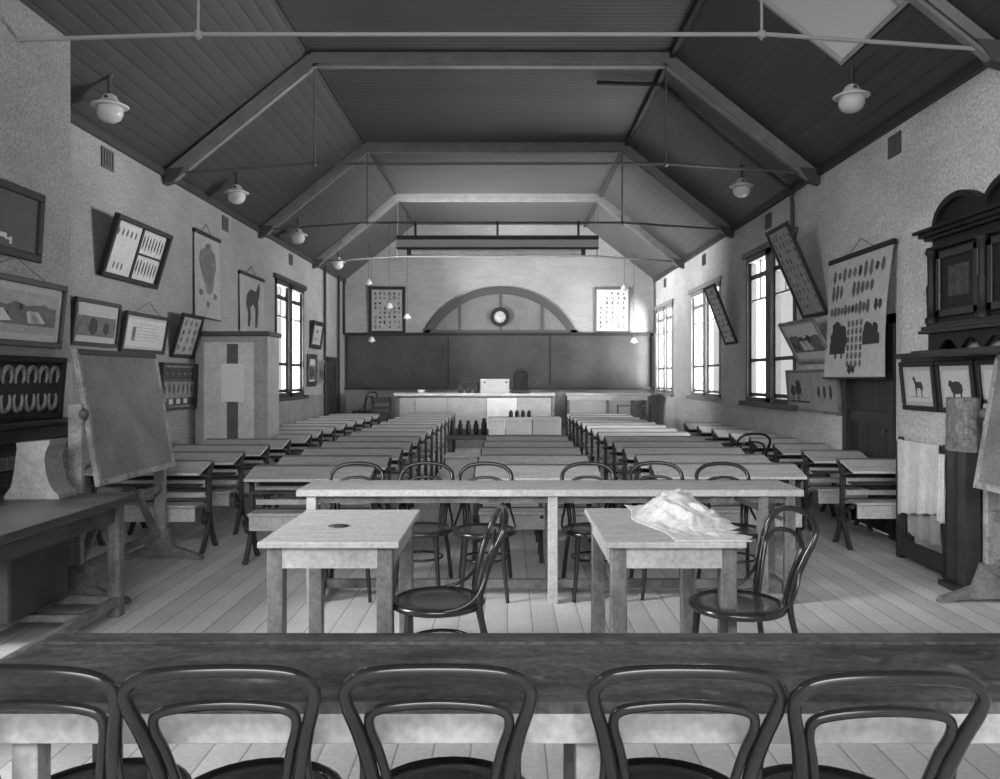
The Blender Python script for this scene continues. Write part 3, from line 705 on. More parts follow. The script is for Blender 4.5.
def A_bust(q, w, h):
    q.use(ink_mid); q.prism([(px * w, pz * h) for px, pz in [(-.06, .40), (.10, .42), (.16, .34), (.30, .30), (.33, .14), (.24, .02), (.20, -.10), (.12, -.20), (-.02, -.20), (-.12, -.08), (-.26, .04), (-.34, .18), (-.28, .30), (-.12, .34)]], -.002, 0)
    for (x, z) in ((-.28, -.2), (.28, -.22), (0, -.33)): q.prism([(x * w + px * w * .14, z * h + pz * h * .07) for px, pz in BLOB], -.002, 0)
DOG = [(-.28, .18), (-.1, .3), (.18, .28), (.30, .42), (.36, .5), (.40, .38), (.36, .2), (.28, .1), (.30, -.15), (.22, -.48), (.12, -.48), (.14, -.1), (.02, .0), (-.12, -.08), (-.10, -.3), (-.16, -.48), (-.26, -.48), (-.24, -.2), (-.34, -.02)]
def A_beast(q, w, h): q.use(ink); q.prism([(px * h * 1.05, pz * h * .84 + h * .02) for px, pz in DOG], -.002, 0)
hanging('hanging_chart', 'unframed hanging chart with a grey anatomical figure, left wall above the small leaning chart', -1, XL, 10.05, 10.92, 2.28, 3.36, A_bust, paper_dim, .02, .01)
hanging('hanging_chart', 'unframed hanging chart with a dark animal silhouette, beside the left window', -1, XL, 11.75, 12.9, 2.18, 3.06, A_beast, paper_dim, .02, .01)
def A_big(q, w, h):
    r_ = random.Random(12)
    for (z, n, s) in ((.36, 5, .06), (.22, 6, .06), (.06, 7, .055)):
        for k in range(n * 2):
            if r_.random() > .85: continue
            q.use(r_.choice([ink, ink_mid, ink_mid])); x = -.44 + .88 * (k + .5) / (n * 2)
            hh = s * (.6 + r_.random() * .7); q.prism([(x * w + px * w * .052, z * h + pz * h * hh * 1.7) for px, pz in BLOB], -.002, 0)
    q.use(ink); silhouette(q, TREE, h * .32, -w * .30, -h * .18, 0); silhouette(q, TREE, h * .28, -w * .19, -h * .20, -.0005); q.box(-w * .41, -w * .13, -.003, 0, -h * .30, -h * .2)
    silhouette(q, BLOB, h * .16, w * .24, -h * .15, 0); silhouette(q, BLOB, h * .10, w * .35, -h * .13, 0); q.box(w * .16, w * .42, -.002, 0, -h * .24, -h * .16)
    q.use(ink_mid)
    for i in range(6):
        for j in range(4): q.prism([(-w * .08 + j * w * .07 + px * w * .04, -h * (.06 + .065 * i) + pz * h * .05) for px, pz in BLOB], -.002, 0)
    q.use(ink); silhouette(q, BLOB, h * .07, -w * .04, -h * .43, 0); silhouette(q, BLOB, h * .055, w * .02, -h * .43, 0)
hanging('wall_chart', 'big curling wall chart crowded with plant and tree figures, hung over the dark door', 1, XR - .03, 7.34, 8.76, 1.50, 2.75, A_big, paper, .14, .05)

# ------------------------------------------------------------------ chimney breasts, mantel, overmantel
q = MB()
zt = ZE + (XB - XL) * (ZK - ZE) / (KL - XL)
def breast(q, y0, y1, x0, x1, zlo, oy0, oy1, oz, ztop0, ztop1):
    q.box(x0, x1, y0, oy0, zlo, oz); q.box(x0, x1, oy1, y1, zlo, oz)
    q.add([(x0, y0, oz), (x1, y0, oz), (x1, y1, oz), (x0, y1, oz), (x0, y0, ztop0), (x1, y0, ztop1), (x1, y1, ztop1), (x0, y1, ztop0)], [(3, 2, 1, 0), (4, 5, 6, 7), (0, 1, 5, 4), (1, 2, 6, 5), (2, 3, 7, 6), (3, 0, 4, 7)])
q.use(brick_dark); q.box(XL, XB, 4.3, 4.75, 0, 1.04); q.box(XL, XB, 6.1, 6.45, 0, 1.04); q.box(XL, XB, 4.75, 6.1, .85, 1.04); q.box(XL, XL + .05, 4.75, 6.1, 0, .9)
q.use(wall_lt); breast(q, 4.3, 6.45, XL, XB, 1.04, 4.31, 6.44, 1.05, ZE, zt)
struct('wall_left_breast', q)
q = MB(); q.box(XL, XB + .17, 4.2, 6.5, 1.15, 1.19, .008); q.box(XL, XB + .12, 4.25, 6.48, 1.05, 1.15, .01); q.box(XL, XB + .06, 4.28, 6.47, .98, 1.05, .01)
tag(q.build('mantelshelf', dark_wood), 'heavy dark mantelshelf on the left chimney breast', 'shelf')
t = empty('fire_grate', (XL + .3, 5.4, 0), 0, 'dark iron fire grate in the left fireplace behind the bench', 'grate')
q = MB(); q.box(-.2, .2, -.45, .45, .0, .06); q.box(-.22, -.18, -.5, .5, .06, .7); q.build('fireback', cast_iron, t)
for k in range(9): q = MB(); q.tube([(.18, -.4 + k * .1, .06), (.18, -.4 + k * .1, .3)], .012, 6); q.build('bar', cast_iron, t)
# right breast
q = MB(); q.use(wall_side)
q.box(XBR, XR, 3.9, 6.88, 0, 2.85)
struct('wall_right_breast', q)
q = MB(); q.box(XBR - .30, XBR, 4.3, 6.15, 1.66, 1.705, .006); q.box(XBR - .04, XBR, 4.32, 6.82, 1.635, 1.66); q.box(XBR - .07, XBR, 4.3, 6.86, 1.66, 1.705)
tag(q.build('wall_shelf', dark_wood), 'long dark shelf under the ornate overmantel cabinet, right chimney breast', 'shelf')
ov_m = mat('ebonised_wood', .016, .5, 5, .3, spec=.25)
ov = empty('ornate_cabinet', (XBR - .005, 5.33, 1.705), -PI / 2, 'very dark ornate cabinet with arched pediments and moulded cornice on the right shelf', 'cabinet')
# local: x to the right as seen (towards camera), -y out of the wall
def oc(): return MB()
W2 = .68
q = oc(); q.box(-W2, W2, -.20, 0, .12, .82); q.build('carcass', ov_m, ov)
q = oc()
sc = []
n = 40
for i in range(n + 1):
    x = -W2 + 2 * W2 * i / n; ph = (x + W2) / .17
    sc.append((x, .035 + .0 if (ph % 1) < .28 else .035 + .0)) 
pts = [(-W2, .13), (-W2, 0), (-W2 + .14, 0)]
x = -W2 + .14
while x < W2 - .2:
    for i in range(1, 11): pts.append((x + .25 * i / 10, .0 + .075 * sin(PI * i / 10)))
    pts.append((x + .28, 0)); x += .28
pts += [(W2, 0), (W2, .13)]
q.prism(pts, -.23, -.20); q.build('scalloped_apron', ov_m, ov)
for xx in (-W2 - .02, W2 - .06):
    q = oc(); q.box(xx, xx + .08, -.2, 0, 0, .13); q.build('foot', ov_m, ov)
q = oc()
for (z0, z1, e) in ((.125, .15, .06), (.15, .18, .045), (.18, .20, .02)): q.box(-W2 - e, W2 + e, -.22 - e, 0, z0, z1, .004)
q.build('base_moulding', mat('overmantel_edge', .03, .4), ov)
q = oc()
for (z0, z1, e) in ((.74, .77, .02), (.82, .845, .03), (.845, .875, .06), (.875, .90, .09)): q.box(-W2 - e, W2 + e, -.22 - e, 0, z0, z1, .004)
q.build('cornice', ov_m, ov)
for xx in (-W2 + .035, -.0, W2 - .035):
    q = oc(); q.lathe([(.045, .20), (.045, .24), (.03, .25), (.034, .40), (.038, .46), (.026, .50), (.03, .70), (.045, .72), (.045, .74)], 12, (xx, -.225, 0)); q.build('column', ov_m, ov)
for (xa, xb) in ((-W2 + .10, -.05), (.05, W2 - .10)):
    q = oc(); q.box(xa, xb, -.215, -.20, .24, .72); d_ = q.build('door', ov_m, ov)
    q = oc(); g = .055
    for r4 in ((xa, xb, .24, .24 + g), (xa, xb, .72 - g, .72), (xa, xa + g, .24, .72), (xb - g, xb, .24, .72)): q.box(r4[0], r4[1], -.232, -.215, r4[2], r4[3], .005)
    q.build('door_moulding', mat('overmantel_mould', .028, .35), d_)
    q = oc(); q.box(xa + .15, xb - .12, -.219, -.215, .38, .60); q.build('carved_panel', mat('overmantel_carving', .05, .5, 30, .8, .8), d_)
for cx_ in (-.235, .37):
    q = oc(); n = 18; rr = .29
    q.prism([(cx_ + rr * cos(PI * i / n), .90 + .17 * sin(PI * i / n)) for i in range(n + 1)], -.24, -.02)
    for i in range(n):
        a, b = PI * i / n, PI * (i + 1) / n
        O_ = lambda t_: (cx_ + rr * 1.05 * cos(t_), .90 + .195 * sin(t_)); I_ = lambda t_: (cx_ + rr * .88 * cos(t_), .90 + .150 * sin(t_))
        q.prism([O_(a), O_(b), I_(b), I_(a)], -.28, -.22)
    q.build('arched_pediment', ov_m, ov)

# ------------------------------------------------------------------ cupboard on the left
cb = empty('tall_cupboard', (-3.46, 10.5, 0), 0, 'tall grey cupboard with pale panels against the left wall', 'cupboard')
q = MB(); q.box(-.48, .44, -.4, .1, 0, 2.03, .005); q.build('carcass', cup_m, cb)
q = MB(); q.box(-.485, .47, -.43, .12, 2.03, 2.09, .01); q.build('cornice', mat('cupboard_top', .10, .7), cb)
q = MB(); q.box(-.365, .27, -.415, -.40, .55, 1.95, .004); q.build('door', cup_pale, cb)
q = MB(); q.box(.31, .40, -.412, -.40, .40, 1.95, .004); q.build('stile', cup_m, cb)
q = MB(); q.box(-.07, .07, -.42, -.415, .7, 1.93); q.build('centre_panel', mat('cupboard_inset', .12, .7, 8, .2), cb)
q = MB(); q.box(-.14, .15, -.426, -.42, 1.20, 1.68); tag(q.build('pinned_paper', mat('white_sheet', .85, .8), None), 'square white sheet of paper pinned to the tall cupboard', 'paper').location = (-3.46, 10.5, 0)

# ------------------------------------------------------------------ easels (double post, pivoted board, sledge feet)
def easel(label, side, x, y0, y1, tilt, bm_, bk=.30):
    r = empty('blackboard_easel', (x, (y0 + y1) / 2, 0), 0 if side < 0 else PI, label, 'easel', 'blackboard easels')
    # local: -x towards the wall, +x towards the aisle; y along the wall
    hy = (y1 - y0) / 2
    for s in (-1, 1):
        q = MB(); q.box(-.045, .045, s * hy - .025, s * hy + .025, .06, 1.33, .006); q.build('post', mat('easel_post', .30, .55, 6, .4, fine=.2), r)
        q = MB(); q.prism([(-bk, 0), (-bk, .035), (-bk * .4, .11), (-.065, .26), (.065, .26), (.12, .11), (.34, .035), (.36, 0), (.30, 0), (.22, .03), (-bk * .7, .03), (-bk * .8, 0)], s * hy - .03, s * hy + .03); q.build('foot', easel_wood, r)
        q = MB(); q.beam((-.02, s * (hy - .02), .2), (-.0, s * (hy - .42), .62), .03, .05, (1, 0, 0)); q.build('brace', easel_wood, r)
    q = MB(); q.box(-.02, .02, -hy, hy, .56, .62, .004); q.build('cross_rail', easel_wood, r)
    q = MB(); q.box(-.015, .015, -hy, hy, .20, .25, .004); q.build('stretcher', easel_wood, r)
    b = empty('swing_board', (.03, 0, 1.26)); b.parent = r; b.rotation_euler = (0, -tilt, 0)
    q = MB(); q.box(.0, .022, -hy + .06, hy - .06, -.46, .42); q.build('board', bm_, b)
    q = MB(); e = .045
    q.box(-.006, .03, -hy + .04, hy - .04, .40, .44, .003); q.build('frame_rail', dark_wood, b)
    q = MB(); q.box(-.006, .03, -hy + .04, hy - .04, -.50, -.455, .003); q.build('chalk_ledge', worn, b)
    q = MB(); q.box(-.006, .03, -hy + .03, -hy + .07, -.50, .44, .003); q.build('frame_stile', worn, b)
    q = MB(); q.box(-.006, .03, hy - .07, hy - .03, -.50, .44, .003); q.build('frame_stile', worn, b)
    for s in (-1, 1):
        q = MB(); q.lathe([(.035, -.02), (.04, 0), (.02, .02)], 10); o = q.build('pivot_bolt', iron_m, r); o.location = (.055, s * hy, 1.26); o.rotation_euler = (0, PI / 2, 0)
    return r
easel('large swing blackboard on wooden easel, left side by the dark bench', -1, -2.87, 5.33, 6.62, .17, easel_board)
easel('large swing blackboard on wooden easel, cut by the right edge of the view', 1, 3.24, 4.0, 5.35, .17, easel_board, .13)

# ------------------------------------------------------------------ dark bench on the left
b = empty('work_bench', (-2.72, 4.3, 0), 0, 'dark topped work bench with low stretchers at the left edge, near the fireplace', 'bench')
q = MB(); q.box(-.38, .35, -1.3, .86, .715, .76, .006); q.build('bench_top', bench_dark, b)
q = MB(); q.box(.24, .27, -1.2, .78, .60, .715); q.box(-.32, -.29, -1.2, .78, .60, .715); q.box(-.32, .27, .75, .78, .62, .715); q.build('apron', bench_dark, b)
for x in (-.33, .22):
    for y in (-1.2, .70): q = MB(); q.box(x, x + .075, y, y + .075, 0, .715, .005); q.build('leg', pine_leg, b)
q = MB(); q.box(.25, .29, -1.2, .75, .08, .13); q.build('stretcher', easel_wood, b)
q = MB(); q.box(-.33, -.29, -1.2, .75, .08, .13); q.build('stretcher', easel_wood, b)
q = MB(); q.box(-.3, .27, .72, .76, .08, .13); q.build('stretcher', easel_wood, b)
q = MB(); q.box(-.3, .27, .35, .39, .08, .12); q.build('stretcher', easel_wood, b)
t = empty('under_bench_box', (-2.92, 4.72, .13), 0, 'dark box resting on the stretchers under the left work bench', 'box')  # plain box standing for the dark mass under the bench
q = MB(); q.box(-.17, .17, -.3, .3, 0, .42, .01); q.build('box_body', bench_dark, t)
q = MB(); q.box(-.18, .18, -.31, .31, .42, .45, .006); q.build('lid', black_frame, t)
q = MB(); H = .36
prof = [(-.17, 0), (.17, 0), (.165, .025), (.135, .05), (.105, .10), (.085, .17), (.078, .24), (.085, .29), (.105, .33), (.11, H), (-.095, .345), (-.09, .31), (-.10, .24), (-.11, .15), (-.13, .07), (-.165, .025)]
q.prism(prof, -.1, .1)
o = tag(q.build('plaster_pedestal', plaster), 'pale plaster pedestal with concave sides standing on the left bench', 'pedestal'); o.location = (-2.90, 4.98, .76)

# ------------------------------------------------------------------ bentwood chairs
def make_chair(rnd_arch=False):
    r = empty('bentwood_chair')
    half = [(.185, -.27, 0), (.165, -.225, .25), (.143, -.185, .45), (.152, -.205, .58), (.176, -.24, .69), (.190, -.270, .76), (.178, -.293, .815), (.128, -.306, .856), (.065, -.312, .872), (0, -.314, .876)] if rnd_arch else [(.185, -.27, 0), (.165, -.225, .25), (.143, -.185, .45), (.150, -.205, .60), (.172, -.245, .72), (.194, -.278, .80), (.195, -.292, .840), (.165, -.305, .872), (.10, -.312, .886), (0, -.315, .890)]
    P = crom(mirror(half), 5); n = len(P)
    q = MB(); q.tube(P, [.0145 + .003 * max(0, 1 - abs(abs(2 * i / (n - 1) - 1) - .62) * 5) for i in range(n)], 10); q.build('back_frame', bent, r)
    half = [(.110, -.178, .455), (.116, -.195, .56), (.134, -.222, .66), (.140, -.240, .71), (.118, -.254, .752), (.065, -.262, .775), (0, -.265, .781)] if rnd_arch else [(.110, -.178, .455), (.114, -.195, .57), (.135, -.225, .68), (.151, -.247, .74), (.145, -.257, .776), (.10, -.264, .793), (0, -.267, .801)]
    q = MB(); q.tube(crom(mirror(half), 5), .0115, 8); q.build('back_hoop', bent, r)
    q = MB(); q.tube([(.205 * cos(2 * PI * i / 32), .205 * sin(2 * PI * i / 32), .445) for i in range(32)], .019, 8, closed=True); q.build('seat_rim', bent, r)
    q = MB(); q.lathe([(.02, .438), (.19, .444), (.195, .452), (.18, .458), (.12, .452), (.05, .449), (.0, .448)], 32); q.build('seat', bent_seat, r)
    q = MB(); q.tube([(.15 * cos(2 * PI * i / 28), .15 * sin(2 * PI * i / 28) - .01, .26) for i in range(28)], .009, 6, closed=True); q.build('leg_ring', bent, r)
    for s in (-1, 1):
        q = MB(); q.tube(crom([(s * .125, .135, .44), (s * .135, .15, .25), (s * .16, .19, 0)], 4), [.019, .019, .018, .017, .016, .015, .014, .013, .012], 8); q.build('leg', bent, r)
        q = MB(); q.tube(crom([(s * .203, .03, .452), (s * .212, -.07, .462), (s * .20, -.15, .50), (s * .178, -.20, .57), (s * .170, -.222, .65), (s * .178, -.242, .72)], 4), .0085, 6); q.build('hip_brace', bent, r)
    return r
chair0 = make_chair()
chair1 = make_chair(True)
# ------------------------------------------------------------------ school desks
def make_desk(w, name='school_desk', mid=False):
    r = empty(name)
    # origin: floor under the iron posts, middle of the desk; pupils sit on the -y side
    q = MB()
    vs = [(-w / 2, -.22, .672), (w / 2, -.22, .672), (w / 2, .05, .742), (-w / 2, .05, .742), (-w / 2, -.22, .694), (w / 2, -.22, .694), (w / 2, .05, .764), (-w / 2, .05, .764)]
    q.add(vs, [(3, 2, 1, 0), (4, 5, 6, 7), (0, 1, 5, 4), (1, 2, 6, 5), (2, 3, 7, 6), (3, 0, 4, 7)])
    q.build('desk_top', desk_top, r)
    q = MB(); q.box(-w / 2, w / 2, .052, .15, .742, .770, .004); q.build('inkwell_ledge', mat('desk_ledge_dark', .17, .55, 3, .25, .1, stretch=(1, 6, 1), fine=.2), r)  # ledge colour darkened to stand for the dark gaps between desk rows
    q = MB(); q.box(-w / 2 + .04, w / 2 - .04, -.16, .10, .565, .580); q.box(-w / 2 + .04, w / 2 - .04, .085, .10, .58, .70); q.build('book_shelf', bench_dark, r)
    q = MB(); q.box(-w / 2 + .03, w / 2 - .03, -.23, -.02, .395, .42, .006); q.box(-w / 2 + .04, w / 2 - .04, -.215, -.195, .28, .395); q.build('seat', desk_seat, r)
    q = MB(); q.box(-w / 2 + .03, w / 2 - .03, -.012, .006, .545, .61, .003); q.build('back_slat', desk_seat, r)
    q = MB(); q.box(-w / 2 + .03, w / 2 - .03, -.012, .006, .455, .50, .003); q.build('back_slat', desk_seat, r)
    for z in (.405,):
        q = MB(); q.box(-w / 2 + .02, w / 2 - .02, -.008, .008, z, z + .022); q.build('stretcher', cast_iron, r)
    xs = [-w / 2 - .005, w / 2 + .005] + ([0.03] if mid else [])
    for x in xs:
        q = MB()
        def bar(pts, wd=.034, th=.034):
            P = crom(pts, 3)
            for a, c in zip(P[:-1], P[1:]): q.beam((x, a[0], a[1]), (x, c[0], c[1]), wd, th, (0, .3, .95) if abs(c[0] - a[0]) > abs(c[1] - a[1]) else (0, 1, 0))
        bar([(0, .30, 0), (0, .50, 0), (.0, .70, 0)])
        bar([(0, .34, 0), (-.05, .18, 0), (-.15, .03, 0), (-.19, .012, 0)]); bar([(0, .34, 0), (.05, .18, 0), (.13, .03, 0), (.17, .012, 0)])
        bar([(0, .62, 0), (-.08, .655, 0), (-.20, .675, 0)], .024, .02); bar([(0, .62, 0), (.05, .70, 0), (.09, .745, 0)], .024, .02)
        bar([(0, .33, 0), (-.06, .31, 0), (-.12, .34, 0), (-.17, .375, 0), (-.22, .38, 0)], .028, .028)
        bar([(-.02, .33, 0), (-.07, .26, 0), (-.13, .25, 0), (-.16, .30, 0), (-.13, .335, 0)], .018, .018)
        
        q.build('iron_standard', cast_iron, r)
    return r
protos = {}
for key, w, md in (('A', 1.0, False), ('A2', .42, False), ('B', 1.0, False), ('C', 1.02, True), ('D', 1.22, False), ('E', .56, False)):
    protos[key] = [make_desk(w, mid=md), False]
index_kids()
def place(proto_used, loc, rz, label, cat, group):
    p, used = proto_used
    o = copy_tree(p) if used else p
    proto_used[1] = True
    o.location = loc; o.rotation_euler = (0, 0, rz); tag(o, label, cat, group); return o
GA = 'school desks in the block beside the left wall'
for k in range(12):
    if k == 4: place(protos['A2'], (-2.77, 7.0 + .84 * k, 0), 0, 'narrow school desk beside the tall cupboard, left wall block', 'school desk', GA); continue
    place(protos['A'], (-3.11, 7.0 + .84 * k, 0), 0, 'school desk in the block along the left wall, %s row from the camera' % ORD[k], 'school desk', GA)
for k in range(13):
    place(protos['B'], (-1.60, 6.6 + .84 * k, 0), 0, 'school desk in the block left of centre, %s row from the camera' % ORD[k], 'school desk', 'school desks left of the centre')
for k in range(5):
    place(protos['C'], (.25, 6.66 + .84 * k, 0), 0, 'school desk in the short middle block, %s row from the camera' % ORD[k], 'school desk', 'school desks in the short middle block')
for k in range(13):
    place(protos['D'], (1.84, 6.75 + .80 * k, 0), 0, 'school desk in the block right of centre, %s row from the camera' % ORD[k], 'school desk', 'school desks right of the centre')
for k in range(8):
    place(protos['E'], (3.28 - .012 * k, 7.15 + .84 * k, 0), 0, 'short school desk along the right wall, %s row from the camera' % ORD[k], 'school desk', 'school desks beside the right wall')

CH = [chair1, False]; CHF = [chair0, False]
# behind the long table, facing the camera
for (x, y, rz, lab) in [(-1.08, 5.53, PI + .03, 'leftmost bentwood chair tucked behind the long table'),
                        (-.60, 5.56, PI - .05, 'bentwood chair behind the long table, second from the left'),
                        (-.155, 5.52, PI, 'bentwood chair behind the long table, third from the left, just left of the middle leg'),
                        (.60, 5.54, PI + .04, 'bentwood chair behind the long table, just left of the right hand pine table'),
                        (1.08, 5.58, PI - .04, 'bentwood chair behind the long table, second from the right'),
                        (1.57, 5.53, PI + .02, 'rightmost bentwood chair tucked behind the long table')]:
    place(CH, (x, y, 0), rz, lab, 'chair', 'bentwood chairs behind the long table')
# beside the two small tables; back towards the right, facing left
place(CH, (-.325, 3.78, 0), PI / 2 + .12, 'bentwood chair turned sideways to the right of the left pine table', 'chair', 'bentwood chairs at the pine tables')
place(CH, (1.07, 3.72, 0), PI / 2 + .24, 'bentwood chair turned sideways to the right of the pine table with white cloth', 'chair', 'bentwood chairs at the pine tables')
# foreground row, backs to the camera
for (x, y, rz, lab) in [(-1.014, 1.98, -.03, 'leftmost foreground bentwood chair, cut by the left edge of the view'),
                        (-.622, 1.98, .05, 'foreground bentwood chair, second from the left'),
                        (-.147, 1.985, .0, 'foreground bentwood chair, the middle one of five'),
                        (.390, 1.98, -.03, 'foreground bentwood chair, second from the right'),
                        (.786, 1.945, .02, 'foreground bentwood chair nearest the right edge of the view')]:
    place(CHF, (x, y, 0), rz, lab, 'chair', 'bentwood chairs in the foreground row')
place(CH, (2.74, 9.25, 0), .1, 'lone bentwood chair standing in the aisle by the right wall desks', 'chair', None)
place(CH, (-3.27, 18.0, .30), 2.4, 'far bentwood chair on the platform at the left end', 'chair', None)
# second chairs partly seen at the far left
t = empty('wooden_armchair', (-2.77, 17.42, .30), PI, 'dark low wooden chair beside the far bentwood chair on the platform', 'chair')
q = MB(); q.box(-.24, .24, -.22, .22, .40, .44, .01); q.build('seat', dark_wood, t)
for x in (-.22, .18):
    for y, h in ((-.21, .78), (.17, .40)): q = MB(); q.box(x, x + .04, y, y + .04, 0, h); q.build('leg', dark_wood, t)
q = MB(); q.box(-.22, .22, -.20, -.17, .66, .78, .005); q.box(-.22, .22, -.20, -.175, .52, .57); q.build('backrest', dark_wood, t)

# ------------------------------------------------------------------ tables
def small_table(name, label, x0, x1, y0, y1, h, group):
    cx, cy = (x0 + x1) / 2, (y0 + y1) / 2; hx, hy = (x1 - x0) / 2, (y1 - y0) / 2
    r = empty(name, (cx, cy, 0), 0, label, 'table', group)
    q = MB(); q.box(-hx, hx, -hy, hy, h - .028, h, .004); q.build('table_top', pine, r)
    i = .035
    q = MB(); q.box(-hx + i + .01, hx - i - .01, -hy + i, -hy + i + .022, h - .125, h - .028); q.box(-hx + i + .01, hx - i - .01, hy - i - .022, hy - i, h - .125, h - .028)
    q.box(-hx + i, -hx + i + .022, -hy + i + .01, hy - i - .01, h - .125, h - .028); q.box(hx - i - .022, hx - i, -hy + i + .01, hy - i - .01, h - .125, h - .028); q.build('apron', pine, r)
    for sx in (-1, 1):
        for sy in (-1, 1):
            X, Y = sx * (hx - i - .035), sy * (hy - i - .035)
            q = MB(); q.box(X - .036, X + .036, Y - .036, Y + .036, 0, h - .028, .004); q.build('leg', pine_leg, r)
    return r
small_table('pine_table', 'scrubbed pine table with a dark stain on top, left of the middle', -1.125, -.487, 3.60, 4.50, .76, 'scrubbed pine tables')
small_table('pine_table', 'scrubbed pine table partly covered by a crumpled white cloth, right of the middle', .44, 1.08, 3.60, 4.55, .76, 'scrubbed pine tables')
q = MB(); q.lathe([(.001, 0), (.05, .0), (.052, .004), (.03, .008), (.001, .009)], 16, sx=1, sy=.9)
o = tag(q.build('round_lid', bench_dark), 'small dark flat disc lying on the left pine table', 'lid'); o.location = (-.84, 3.99, .76)
# crumpled cloth on the right table
def cloth():
    q = MB(); nx, ny = 44, 52; x0, x1, y0, y1 = .60, 1.105, 3.60, 4.62
    r_ = random.Random(5); bumps = [(r_.uniform(0, 1), r_.uniform(0, 1), r_.uniform(.015, .05), r_.uniform(-.024, .032)) for _ in range(260)]
    vs = []
    for j in range(ny + 1):
        v = j / ny
        for i in range(nx + 1):
            u = i / nx
            e = .022 * sin(23 * v) + .02 * sin(61 * v + 1) + .012 * sin(97 * v)
            lo = x0 + .02 * sin(9 * v) + .0 + (.16 * (1 - v) if v < .55 else .07)
            hi = x1 - .10 * max(0, v - .45) / .55 * 1.2 + e * (0 if v < .04 else 1) - (.0)
            x = lo + (hi - lo) * u
            y = y0 + .004 + (y1 - y0) * v + .02 * sin(13 * u + 2) * (1 if v > .9 else 0)
            cu, cv = .58, .60
            d = math.hypot((u - cu) * 1.15, (v - cv) * 1.5)
            z = .150 * max(0, 1 - d / .62) ** 1.1
            edge = min(1, 6 * min(u, 1 - u, v, 1 - v) + .1)
            for (bx, by, br, bh) in bumps:
                dd = ((u - bx) ** 2 + (v - by) ** 2) / br ** 2
                if dd < 6: z += bh * math.exp(-dd) * (.25 + .75 * max(0, 1 - d / .7)) * edge
            z = max(z, 0) + .006
            vs.append((x, y, .76 + z))
    W_ = nx + 1; S_ = len(vs); low = [(x, y, max(.7605, z - .004)) for x, y, z in vs]
    fs = []
    for j in range(ny):
        for i in range(nx):
            a = j * W_ + i; fs.append((a, a + 1, a + 1 + W_, a + W_)); fs.append((S_ + a + W_, S_ + a + 1 + W_, S_ + a + 1, S_ + a))
    for i in range(nx):
        fs.append((i, S_ + i, S_ + i + 1, i + 1)); a = ny * W_ + i; fs.append((a + 1, S_ + a + 1, S_ + a, a))
    for j in range(ny):
        a = j * W_; fs.append((a + W_, S_ + a + W_, S_ + a, a)); a = j * W_ + nx; fs.append((a, S_ + a, S_ + a + W_, a + W_))
    q.add(vs + low, fs, True)
    return q.build('crumpled_cloth', cloth_m, fix=False)
tag(cloth(), 'crumpled white cloth heaped on the right hand pine table', 'cloth')

# long table across
r = empty('long_table', (.285, 5.545, 0), 0, 'long pale trestle-like table across the hall with a low foot rail', 'table')
HX = 1.68
q = MB(); q.box(-HX, HX, -.255, .255, .715, .76, .004); q.build('table_top', pine, r)
q = MB(); q.box(-HX + .06, HX - .06, -.2, -.18, .665, .715); q.box(-HX + .06, HX - .06, .18, .2, .665, .715); q.build('apron', pine_leg, r)
for x in (-1.585, 0.02, 1.42, 1.60):
    q = MB(); q.box(x - .032, x + .032, -.235, -.175, 0, .715, .003); q.build('leg', pine if x < .5 else pine_leg, r)
    if x != 1.42: q = MB(); q.box(x - .032, x + .032, .175, .235, 0, .715, .003); q.build('leg', pine_leg, r)
q = MB(); q.box(-1.6, 1.6, -.03, .01, .05, .11, .003); q.build('foot_rail', pine_leg, r)
q = MB()
for x in (-1.585, .02, 1.60): q = MB(); q.box(x - .02, x + .02, -.2, .2, .055, .105); q.build('cross_rail', pine_leg, r)
q = MB(); q.beam((1.24, -.2, .70), (1.55, -.2, .56), .03, .05, (0, 1, 0)); q.build('brace', bench_dark, r)

# foreground table
r = empty('foreground_table', (.35, 2.065, 0), 0, 'very long dark topped table with pale edge right across the foreground', 'table')
q = MB(); q.box(-1.65, 1.65, -.245, .150, .735, .762, .003); q.box(-1.65, 1.65, .158, .245, .735, .765, .004); q.box(-1.64, 1.64, -.23, .23, .71, .735); q.build('table_top', fore_top, r)
q = MB(); q.box(-1.63, 1.63, -.240, -.215, .665, .735, .002); q.box(-1.63, 1.63, .215, .235, .665, .735, .002); q.build('apron', pine, r)
for x in (-1.47, -.16, 1.5):
    for y in (-.21, .15): q = MB(); q.box(x - .03, x + .03, y, y + .06, 0, .71, .003); q.build('leg', pine_leg if y > 0 else pine, r)
q = MB(); q.box(-1.47, 1.5, -.02, .02, .10, .15); q.build('foot_rail', pine_leg, r)

# ------------------------------------------------------------------ right: clothes rack with sheets, covered stand
r = empty('drying_rack', (3.33, 6.9, 0), 0, 'dark wooden rack with low box base hung with white cloths, right chimney breast', 'rack')
RX0, RX1 = 2.97, 3.13
q = MB(); 
def RB(q, x0, x1, y0, y1, z0, z1, b=.004): q.box(x0 - 3.0, x1 - 3.0, y0 - 6.2, y1 - 6.2, z0, z1, b)
for (x, y) in ((2.97, 6.0), (2.97, 5.28), (3.04, 6.0), (3.04, 5.28)):
    q = MB(); RB(q, x - .03, x + .03, y - .03, y + .03, 0, .97 if y > 5.5 else 1.0); q.build('post', dark_wood, r)
q = MB(); RB(q, 2.95, 2.99, 5.2, 6.03, .95, .985); q.build('top_rail', dark_wood, r)
q = MB(); RB(q, 2.95, 2.99, 5.25, 6.03, .03, .16); q.build('bottom_rail', bench_dark, r)
q = MB(); RB(q, 3.02, 3.05, 5.25, 6.03, .03, .12); q.build('bottom_rail', dark_wood, r)
q = MB(); RB(q, 2.97, 3.04, 5.98, 6.01, .03, .16); q.build('end_rail', dark_wood, r)
